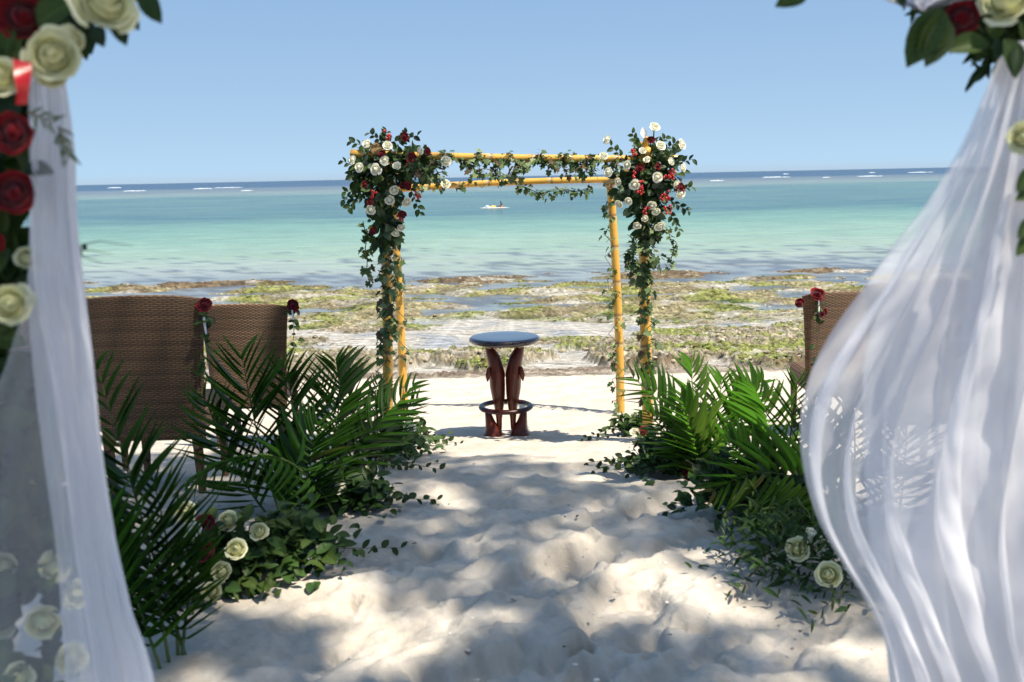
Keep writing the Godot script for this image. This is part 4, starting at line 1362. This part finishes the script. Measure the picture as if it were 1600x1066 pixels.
# ---------------------------------------------------------------- the shade tree over the aisle (behind and above the camera)
func make_tree(sun_back: Vector3) -> void:
	var t := thing("shade_tree", "tall broad-leaved tree behind the entrance arch whose crown dapples the aisle with shade", "tree", Vector3(7.6, 0.1, 7.0))
	part("trunk", tube([Vector3(0, -0.3, 0), Vector3(-0.1, 1.0, -0.1), Vector3(0.1, 2.6, -0.2), Vector3(-0.3, 6.4, -0.6), Vector3(-1.0, 11.6, -2.2)], [0.34, 0.25, 0.21, 0.17, 0.10], 14), M.bark, t)
	var ts := []
	var cs := []
	var arms := []
	var lit := []
	for p in [[620, 985, 0.25], [480, 930, 0.22], [770, 965, 0.12], [1010, 905, 0.22], [1330, 1012, 0.15], [1090, 862, 0.13], [690, 775, 0.17], [590, 762, 0.13], [930, 745, 0.15], [1130, 745, 0.12], [872, 886, 0.08], [740, 905, 0.09], [560, 1030, 0.14], [1175, 945, 0.10], [250, 700, 0.42], [330, 702, 0.32], [880, 835, 0.06], [1000, 985, 0.07]]:
		var g := on_ground(p[0], p[1])
		lit.append([g.x, g.z, p[2]])
	lit.append([-2.2, -5.3, 0.22]) # a patch on the back of the chair, as seen along the sun
	lit.append([-1.55, -7.0, 0.25])
	var x := -4.6
	while x < 3.8:
		var z := 2.2
		while z > -7.6:
			var gx := x + rnd(-0.13, 0.13)
			var gz := z + rnd(-0.13, 0.13)
			z -= 0.30
			var far: float = lerpf(-7.0, -5.9, smoothstep(-1.3, -0.4, gx))
			far = lerpf(far, -5.25, smoothstep(-0.4, 0.4, gx))
			far = lerpf(far, -4.35, smoothstep(0.4, 0.85, gx))
			far += 0.35 * n1.get_noise_2d(gx * 2.0, gz)
			if gz < far:
				continue
			if rng.randf() > (0.35 if n1.get_noise_2d(gx * 1.5 + 50.0, gz * 1.5) > 0.48 else 0.97):
				continue
			var h := 12.0 + 4.0 * rng.randf()
			var mid := Vector3(gx, 0, gz) + sun_back * (h / sun_back.y)
			if rng.randf() < 0.07:
				arms.append(mid)
			for k in (44 if absf(gx + 1.25) < 0.65 and absf(gz + 1.8) < 0.5 else (5 if absf(gx - 0.5) < 0.6 and absf(gz + 1.95) < 0.45 else (52 if gx < -1.2 and gz < -4.2 else 46))):
				var q := mid + rvec() * 0.30 * pow(rng.randf(), 0.4)
				var hit := q - sun_back * (q.y / sun_back.y)
				var open := false
				for l in lit:
					open = open or Vector2(hit.x - l[0], hit.z - l[1]).length() < l[2]
				if open:
					continue
				var s := rnd(0.10, 0.175)
				ts.append(facing(rvec() + Vector3(0, -0.3, 0), Vector3(0, 1, 0) + rvec() * 0.6, s, s, s, q - t.position))
				cs.append(Color(0.05, 0.10, 0.025).lerp(Color(0.08, 0.14, 0.035), rng.randf()))
		x += 0.30
	var crown := stuff("crown", MESH.leaf[2], M.ivy, t, ts, cs)
	crown.name = "crown"
	for a in arms:
		var e: Vector3 = a - t.position
		var s := Vector3(-0.55, 8.2, -1.2)
		part("branch", tube([s, s.lerp(e, 0.5) + Vector3(0, 0.5, 0) + rvec() * 0.2, e], [0.05, 0.025, 0.008], 7), M.bark, t)

# ---------------------------------------------------------------- far out on the lagoon
func net(bones: Array, lo: Vector3, hi: Vector3, cell: float) -> ArrayMesh:   # one skin over tapered capsules
	var nx := int((hi.x - lo.x) / cell) + 2
	var ny := int((hi.y - lo.y) / cell) + 2
	var nz := int((hi.z - lo.z) / cell) + 2
	var f := PackedFloat32Array()
	f.resize(nx * ny * nz)
	for i in nx:
		for j in ny:
			for k in nz:
				var p := lo + Vector3(i, j, k) * cell
				var d := 9.0
				for b in bones:
					var ab: Vector3 = b[1] - b[0]
					var t := clampf((p - b[0]).dot(ab) / maxf(ab.length_squared(), 1e-9), 0, 1)
					var q: float = p.distance_to(b[0] + ab * t) - lerpf(b[2], b[3], t)
					var h := clampf(0.5 + 0.5 * (d - q) / 0.04, 0, 1)
					d = lerpf(d, q, h) - 0.04 * h * (1.0 - h)
				f[(i * ny + j) * nz + k] = d
	var v := PackedVector3Array()
	var idx := {}
	for i in nx - 1:
		for j in ny - 1:
			for k in nz - 1:
				var sum := Vector3.ZERO
				var cnt := 0
				for e in [[0, 0, 0, 1, 0, 0], [0, 1, 0, 1, 1, 0], [0, 0, 1, 1, 0, 1], [0, 1, 1, 1, 1, 1], [0, 0, 0, 0, 1, 0], [1, 0, 0, 1, 1, 0], [0, 0, 1, 0, 1, 1], [1, 0, 1, 1, 1, 1], [0, 0, 0, 0, 0, 1], [1, 0, 0, 1, 0, 1], [0, 1, 0, 0, 1, 1], [1, 1, 0, 1, 1, 1]]:
					var fa := f[((i + e[0]) * ny + j + e[1]) * nz + k + e[2]]
					var fb := f[((i + e[3]) * ny + j + e[4]) * nz + k + e[5]]
					if (fa < 0) != (fb < 0):
						sum += Vector3(i + e[0], j + e[1], k + e[2]).lerp(Vector3(i + e[3], j + e[4], k + e[5]), fa / (fa - fb))
						cnt += 1
				if cnt:
					idx[Vector3i(i, j, k)] = v.size()
					v.append(lo + sum / cnt * cell)
	var st := new_st()
	for c in idx:
		for ax in 3:
			var o := [Vector3i(1, 0, 0), Vector3i(0, 1, 0), Vector3i(0, 0, 1)]
			var u: Vector3i = o[(ax + 1) % 3]
			var w: Vector3i = o[(ax + 2) % 3]
			if not (idx.has(c - u) and idx.has(c - w) and idx.has(c - u - w)):
				continue
			var fa := f[(c.x * ny + c.y) * nz + c.z]
			var n: Vector3i = c + o[ax]
			var fb := f[(n.x * ny + n.y) * nz + n.z]
			if (fa < 0) == (fb < 0):
				continue
			var q := [idx[c], idx[c - u], idx[c - u - w], idx[c - w]]
			if fa < 0:
				q.reverse()
			for m in [0, 1, 2, 0, 2, 3]:
				st.add_vertex(v[q[m]])
	st.index()
	st.generate_normals()
	return st.commit()

func make_boat() -> void:
	var p := at(773, 326, 140)
	p.y = SEA
	var t := thing("paddle_board", "long white paddle board afloat on the lagoon seen through the canopy", "paddle board", p)
	var pts := []
	var rad := []
	for i in 17:
		var q := i / 16.0
		pts.append(Vector3((q - 0.5) * 3.95, 0.07 + 0.10 * pow(absf(q - 0.5) * 2.0, 4.0), 0))
		rad.append(0.34 * pow(sin(PI * clampf(q, 0.02, 0.98)), 0.5))
	part("hull", tube(pts, rad, 14), M.foam, t, Transform3D(Basis.from_scale(Vector3(1, 0.32, 1)), Vector3(0, 0.06, 0)))
	var s := thing("white_sack", "bulging white sack at the left end of the far paddle board", "sack", p + Vector3(-1.05, 0.12, 0))
	part("bag", net([[Vector3(-0.42, 0.02, 0), Vector3(0.0, 0.12, 0), 0.08, 0.22], [Vector3(0.0, 0.12, 0), Vector3(0.42, 0.04, 0), 0.24, 0.12]], Vector3(-0.6, -0.2, -0.35), Vector3(0.65, 0.45, 0.35), 0.05), M.foam, s)
	s = thing("yellow_sack", "rounded yellow sack in the middle of the far paddle board", "sack", p + Vector3(-0.12, 0.12, 0))
	part("bag", net([[Vector3(-0.22, 0.1, 0), Vector3(0.12, 0.1, 0), 0.22, 0.19], [Vector3(0.12, 0.08, 0), Vector3(0.36, 0.05, 0), 0.14, 0.06]], Vector3(-0.5, -0.2, -0.3), Vector3(0.5, 0.45, 0.3), 0.05), mat(lin(0.75, 0.48, 0.09), 0.6), s)
	# a person sits towards the right end, legs stretched forward to the left, leaning a little back
	s = thing("person", "person in dark top and orange shorts sitting with legs out on the far paddle board", "person", p + Vector3(1.02, 0.16, 0))
	var V := func(x: float, y: float, z: float) -> Vector3: return Vector3(x, y, z)
	part("body", net([[V.call(0, 0.1, 0), V.call(-0.02, 0.30, 0), 0.125, 0.115], [V.call(-0.02, 0.30, 0), V.call(-0.10, 0.50, 0), 0.115, 0.11], [V.call(-0.10, 0.50, -0.14), V.call(-0.10, 0.50, 0.14), 0.06, 0.06], [V.call(-0.11, 0.54, 0), V.call(-0.15, 0.64, 0), 0.05, 0.048], [V.call(-0.16, 0.70, 0), V.call(-0.18, 0.76, 0), 0.085, 0.09],
		[V.call(0, 0.09, 0.09), V.call(-0.42, 0.20, 0.11), 0.088, 0.06], [V.call(-0.42, 0.20, 0.11), V.call(-0.80, 0.04, 0.11), 0.056, 0.036], [V.call(-0.80, 0.04, 0.11), V.call(-0.86, 0.16, 0.11), 0.036, 0.026],
		[V.call(0, 0.09, -0.09), V.call(-0.42, 0.20, -0.11), 0.088, 0.06], [V.call(-0.42, 0.20, -0.11), V.call(-0.80, 0.04, -0.11), 0.056, 0.036], [V.call(-0.80, 0.04, -0.11), V.call(-0.86, 0.16, -0.11), 0.036, 0.026],
		[V.call(-0.10, 0.50, 0.19), V.call(-0.12, 0.28, 0.24), 0.05, 0.04], [V.call(-0.12, 0.28, 0.24), V.call(-0.34, 0.24, 0.17), 0.038, 0.028], [V.call(-0.10, 0.50, -0.19), V.call(-0.12, 0.28, -0.24), 0.05, 0.04], [V.call(-0.12, 0.28, -0.24), V.call(-0.34, 0.24, -0.17), 0.038, 0.028]],
		Vector3(-1.0, -0.1, -0.4), Vector3(0.25, 0.95, 0.4), 0.03), mat(lin(0.09, 0.05, 0.035), 0.6), s)
	part("shorts", net([[V.call(0, 0.1, 0), V.call(-0.01, 0.22, 0), 0.135, 0.125], [V.call(0, 0.09, 0.09), V.call(-0.30, 0.17, 0.105), 0.10, 0.085], [V.call(0, 0.09, -0.09), V.call(-0.30, 0.17, -0.105), 0.10, 0.085]], Vector3(-0.5, -0.1, -0.3), Vector3(0.25, 0.45, 0.3), 0.03), mat(lin(0.62, 0.20, 0.05), 0.7), s)
	part("dark_top", net([[V.call(-0.015, 0.26, 0), V.call(-0.10, 0.50, 0), 0.125, 0.12], [V.call(-0.10, 0.50, -0.14), V.call(-0.10, 0.50, 0.14), 0.07, 0.07]], Vector3(-0.35, 0.05, -0.3), Vector3(0.2, 0.7, 0.3), 0.03), mat(lin(0.025, 0.03, 0.05), 0.7), s)
	part("hair", net([[V.call(-0.145, 0.73, 0), V.call(-0.165, 0.785, 0), 0.085, 0.088]], Vector3(-0.32, 0.6, -0.15), Vector3(0.0, 0.95, 0.15), 0.025), mat(lin(0.02, 0.015, 0.012), 0.8), s)

func make_debris() -> void:
	for p in [[652, 851], [480, 826], [806, 945], [778, 988], [1050, 1000], [700, 790], [620, 800], [905, 810], [1120, 905], [540, 905], [985, 700], [742, 728], [1250, 990], [1010, 780], [880, 1020]]:
		var g := on_ground(p[0], p[1])
		g.y = sand_h(g.x, -g.z) + 0.004
		var o := part("dry_leaf", MESH.leaf[rng.randi_range(0, 2)], M.debris, self, facing(Vector3(rnd(-1, 1), 0.1, rnd(-1, 1)), Vector3(rnd(-0.3, 0.3), 1, rnd(-0.3, 0.3)), 0.022, 0.026, 0.026, g))
		tag(o, "small dry brown leaf fragment lying on the trodden aisle sand", "leaf", "dry leaf fragments scattered on the aisle sand")

# ---------------------------------------------------------------- all together
func _ready() -> void:
	rng.seed = 77
	for q in [n1, n2, nf]:
		q.noise_type = FastNoiseLite.TYPE_SIMPLEX_SMOOTH
		q.frequency = 1.0
	n1.seed = 4
	n1.fractal_type = FastNoiseLite.FRACTAL_NONE
	n2.seed = 9
	n2.fractal_octaves = 2
	nf.seed = 12
	nf.fractal_octaves = 4
	cam_basis = Basis(Vector3(1, 0, 0), deg_to_rad(-9.4)) * Basis(Vector3(0, 0, 1), deg_to_rad(-1.17))
	# the camera
	var lens := CameraAttributesPhysical.new()
	lens.frustum_focal_length = 35.0
	lens.frustum_near = 0.05
	lens.frustum_far = 60000.0
	lens.frustum_focus_distance = 8.5
	lens.exposure_aperture = 3.6
	var cam := Camera3D.new()
	cam.name = "camera"
	add_child(cam, true)
	cam.attributes = lens
	cam.keep_aspect = Camera3D.KEEP_HEIGHT
	cam.fov = 2.0 * rad_to_deg(atan(533.0 / FOCAL))
	cam.near = 0.05
	cam.far = 60000.0
	cam.transform = Transform3D(cam_basis, EYE)
	cam.current = true
	# the sky and the exposure
	var sky := ProceduralSkyMaterial.new()
	sky.sky_top_color = lin(0.10, 0.185, 0.335)
	sky.sky_horizon_color = lin(0.25, 0.36, 0.465)
	sky.sky_curve = 0.11
	sky.ground_bottom_color = lin(0.2, 0.2, 0.2)
	sky.ground_horizon_color = lin(0.25, 0.3, 0.35)
	sky.sun_angle_max = 40.0
	sky.sun_curve = 0.48
	var env := Environment.new()
	env.background_mode = Environment.BG_SKY
	env.sky = Sky.new()
	env.sky.sky_material = sky
	env.tonemap_mode = Environment.TONE_MAPPER_LINEAR
	env.tonemap_exposure = 2.0
	env.sdfgi_enabled = true
	env.ssao_enabled = true
	env.ssil_enabled = true
	var we := WorldEnvironment.new()
	we.name = "environment"
	we.environment = env
	add_child(we, true)
	# the sun, high, right and a little behind the camera
	var sun := DirectionalLight3D.new()
	sun.name = "sun"
	var fall := Vector3(-0.40, -1.0, -0.30).normalized()
	sun.transform = Transform3D(Basis.looking_at(fall, Vector3(0, 0, -1)), Vector3(0, 20, 0))
	sun.light_energy = 1.3
	sun.light_color = Color(1.0, 0.965, 0.90)
	sun.light_angular_distance = 0.53
	sun.shadow_enabled = true
	add_child(sun, true)

	make_shapes()
	make_materials()
	make_prints()
	# the setting
	fan("sand", 1.2, 10.5, 470, 420, 0.72, false, M.sand)
	fan("reef_flat", 10.5, 75.0, 420, 760, 0.72, true, M.reef)
	var rows := []
	var cs := []
	for i in 60:
		var d := -14.0 + i * 1.5
		var row := []
		for j in 40:
			row.append(Vector3(-80 + j * 160.0 / 39, base_h(d) - 0.30, -d))
		rows.append(row)
		cs.append(Color(0.66, 0.61, 0.55))
	var under := part("beach", sheet(rows, false, cs), M.sand, self)
	under.set_meta("kind", "structure")
	make_sea()
	make_breakers()
	make_rubble()
	make_canopy()
	make_table()
	var c1 := at(234, 600, 4.9)
	make_chair("wicker chair at the left of the aisle with a red rose on its right corner", Vector3(c1.x, base_h(4.9), -4.9), 0.0)
	var c2 := at(388, 600, 6.8)
	make_chair("wicker chair in the row ahead at left, seen behind palm fronds", Vector3(c2.x, base_h(6.8), -6.8), 0.0)
	make_chair("leftmost wicker chair, mostly hidden by the left drape and its neighbour", Vector3(c1.x - 0.66, base_h(5.2), -5.22), 0.05)
	var c3 := at(1318, 600, 6.8)
	make_chair("wicker chair at right whose left edge shows beside the billowing drape", Vector3(c3.x, base_h(6.8), -6.8), 0.0)
	var c4 := at(1440, 600, 4.9)
	make_chair("wicker chair at right seen only through the sheer drape", Vector3(c4.x, base_h(4.9), -4.9), 0.0)
	posy("dark red rose with leaves on the near left chair's right corner", at(319, 477, 4.86), 0.042, 0.30)
	posy("dark red rose with leaves on the far left chair's right corner", at(457, 477, 6.74), 0.042, 0.24)
	posy("group of red roses with trailing leaves on the right chair's left corner", at(1278, 461, 6.72), 0.05, 0.5, true)
	make_canopy_flowers()
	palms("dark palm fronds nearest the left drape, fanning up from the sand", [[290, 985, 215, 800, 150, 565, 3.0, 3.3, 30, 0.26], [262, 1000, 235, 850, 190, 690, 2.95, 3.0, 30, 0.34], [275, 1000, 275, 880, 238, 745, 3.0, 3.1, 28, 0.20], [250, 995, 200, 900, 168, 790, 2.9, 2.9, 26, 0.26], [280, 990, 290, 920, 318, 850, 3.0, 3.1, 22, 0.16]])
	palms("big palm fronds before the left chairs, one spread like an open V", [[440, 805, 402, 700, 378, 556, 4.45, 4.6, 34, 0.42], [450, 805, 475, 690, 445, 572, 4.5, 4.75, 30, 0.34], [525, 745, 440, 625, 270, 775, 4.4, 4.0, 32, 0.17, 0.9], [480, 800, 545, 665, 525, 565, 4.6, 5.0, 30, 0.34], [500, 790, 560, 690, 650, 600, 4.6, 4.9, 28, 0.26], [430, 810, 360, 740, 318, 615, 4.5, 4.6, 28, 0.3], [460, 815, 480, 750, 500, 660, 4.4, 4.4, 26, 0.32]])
	palms("palm fronds at the foot of the left front bamboo post", [[560, 742, 556, 650, 538, 588, 5.6, 5.7, 26, 0.26], [572, 742, 585, 660, 592, 600, 5.6, 5.8, 24, 0.22], [575, 742, 600, 670, 655, 620, 5.6, 5.7, 24, 0.2], [555, 742, 520, 670, 500, 600, 5.5, 5.6, 24, 0.26]])
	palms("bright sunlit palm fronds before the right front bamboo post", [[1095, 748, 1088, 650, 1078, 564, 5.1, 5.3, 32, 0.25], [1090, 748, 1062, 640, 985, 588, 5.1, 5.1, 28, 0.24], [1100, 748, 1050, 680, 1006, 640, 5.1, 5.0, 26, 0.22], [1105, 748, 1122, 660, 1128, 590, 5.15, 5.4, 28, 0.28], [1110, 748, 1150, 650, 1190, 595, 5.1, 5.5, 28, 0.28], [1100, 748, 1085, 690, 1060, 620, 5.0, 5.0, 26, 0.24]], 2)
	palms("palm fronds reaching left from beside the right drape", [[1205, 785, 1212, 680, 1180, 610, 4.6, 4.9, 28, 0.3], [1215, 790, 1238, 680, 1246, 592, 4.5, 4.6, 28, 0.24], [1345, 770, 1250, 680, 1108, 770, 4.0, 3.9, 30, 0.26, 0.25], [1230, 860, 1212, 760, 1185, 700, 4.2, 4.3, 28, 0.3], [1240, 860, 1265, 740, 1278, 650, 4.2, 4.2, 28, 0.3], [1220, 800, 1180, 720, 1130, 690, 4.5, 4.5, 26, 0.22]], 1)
	palms("palm fronds dimly seen through the right drape", [[1330, 840, 1342, 700, 1330, 590, 4.0, 4.1, 28, 0.3], [1350, 840, 1405, 720, 1424, 640, 4.0, 4.1, 28, 0.28], [1400, 820, 1425, 700, 1412, 600, 4.1, 4.2, 26, 0.26]])
	var lv: Array = M.leaf
	garland("nearest left garland of cream roses and glossy leaves on the sand", [[300, 925], [390, 905], [490, 885]], 0.17, 0.15, 260, 0.058, MESH.leaf, [lv[0], lv[1], lv[1]], [[357, 815, 0.05, 3.75, "cream"], [405, 832, 0.044, 3.7, "cream"], [370, 860, 0.05, 3.6, "cream"], [283, 893, 0.038, 3.4, "white"], [306, 906, 0.032, 3.35, "white"], [345, 893, 0.044, 3.45, "cream"], [330, 925, 0.036, 3.35, "cream"], [292, 800, 0.046, 3.8, "cream"], [302, 832, 0.04, 3.6, "white"], [320, 818, 0.04, 3.7, "red"], [322, 866, 0.044, 3.6, "red"]], 4)
	garland("left garland of dark leaves with two white roses under the big palm fronds", [[500, 800], [545, 790], [585, 800]], 0.14, 0.12, 170, 0.06, MESH.leaf, [lv[0], lv[2], lv[2]], [[525, 741, 0.042, 4.8, "cream"], [531, 764, 0.036, 4.6, "white"], [508, 735, 0.04, 4.9, "white"]], 2)
	garland("left garland at the bamboo post with pale roses and light leaves", [[590, 735], [620, 715], [640, 690]], 0.2, 0.15, 220, 0.055, MESH.leaf, [lv[0], lv[1], lv[1], lv[3]], [[640, 668, 0.036, 6.3, "white"], [598, 722, 0.04, 5.7, "white"], [607, 702, 0.04, 5.8, "white"], [586, 690, 0.038, 5.9, "white"], [606, 668, 0.036, 6.2, "red"], [580, 735, 0.04, 5.5, "cream"]], 5)
	garland("small right garland at the foot of the right front bamboo post", [[965, 682], [995, 680], [1010, 684]], 0.10, 0.09, 90, 0.05, MESH.leaf, [lv[1], lv[1], lv[3]], [[992, 676, 0.036, 6.75, "white"], [1005, 674, 0.038, 6.6, "red"], [1018, 664, 0.03, 6.8, "white"], [995, 694, 0.02, 6.3, "red"]], 2)
	garland("right garland of dark leaves with white roses before the bright palm fronds", [[1015, 728], [1050, 738], [1085, 745]], 0.17, 0.13, 210, 0.056, MESH.leaf, [lv[0], lv[2], lv[1]], [[1022, 738, 0.034, 5.3, "white"], [1042, 718, 0.032, 5.5, "white"], [1062, 712, 0.03, 5.6, "white"], [1090, 728, 0.042, 5.2, "white"], [1078, 742, 0.04, 5.1, "red"], [1096, 715, 0.036, 5.4, "white"]], 3)
	garland("right garland of very dark leaves under the reaching palm fronds", [[1110, 800], [1160, 795], [1210, 820], [1260, 850]], 0.17, 0.16, 230, 0.058, MESH.leaf, [lv[0], lv[2], lv[2]], [[1196, 715, 0.04, 4.9, "white"], [1168, 752, 0.036, 4.7, "white"], [1206, 748, 0.04, 4.6, "white"], [1180, 785, 0.034, 4.4, "white"]], 2)
	garland("nearest right garland of fine leaves with two open white roses by the drape", [[1185, 855], [1195, 895], [1240, 915], [1300, 922], [1340, 930]], 0.17, 0.18, 270, 0.056, MESH.thin, [lv[0], lv[1], lv[0]], [[1250, 858, 0.048, 3.55, "cream"], [1297, 897, 0.048, 3.35, "cream"], [1268, 838, 0.034, 3.6, "white"], [1278, 850, 0.034, 3.6, "white"], [1240, 845, 0.03, 3.7, "white"]], 3)
	make_boat()
	make_debris()
	make_entrance()
	make_drapes()
	make_tree(-fall)
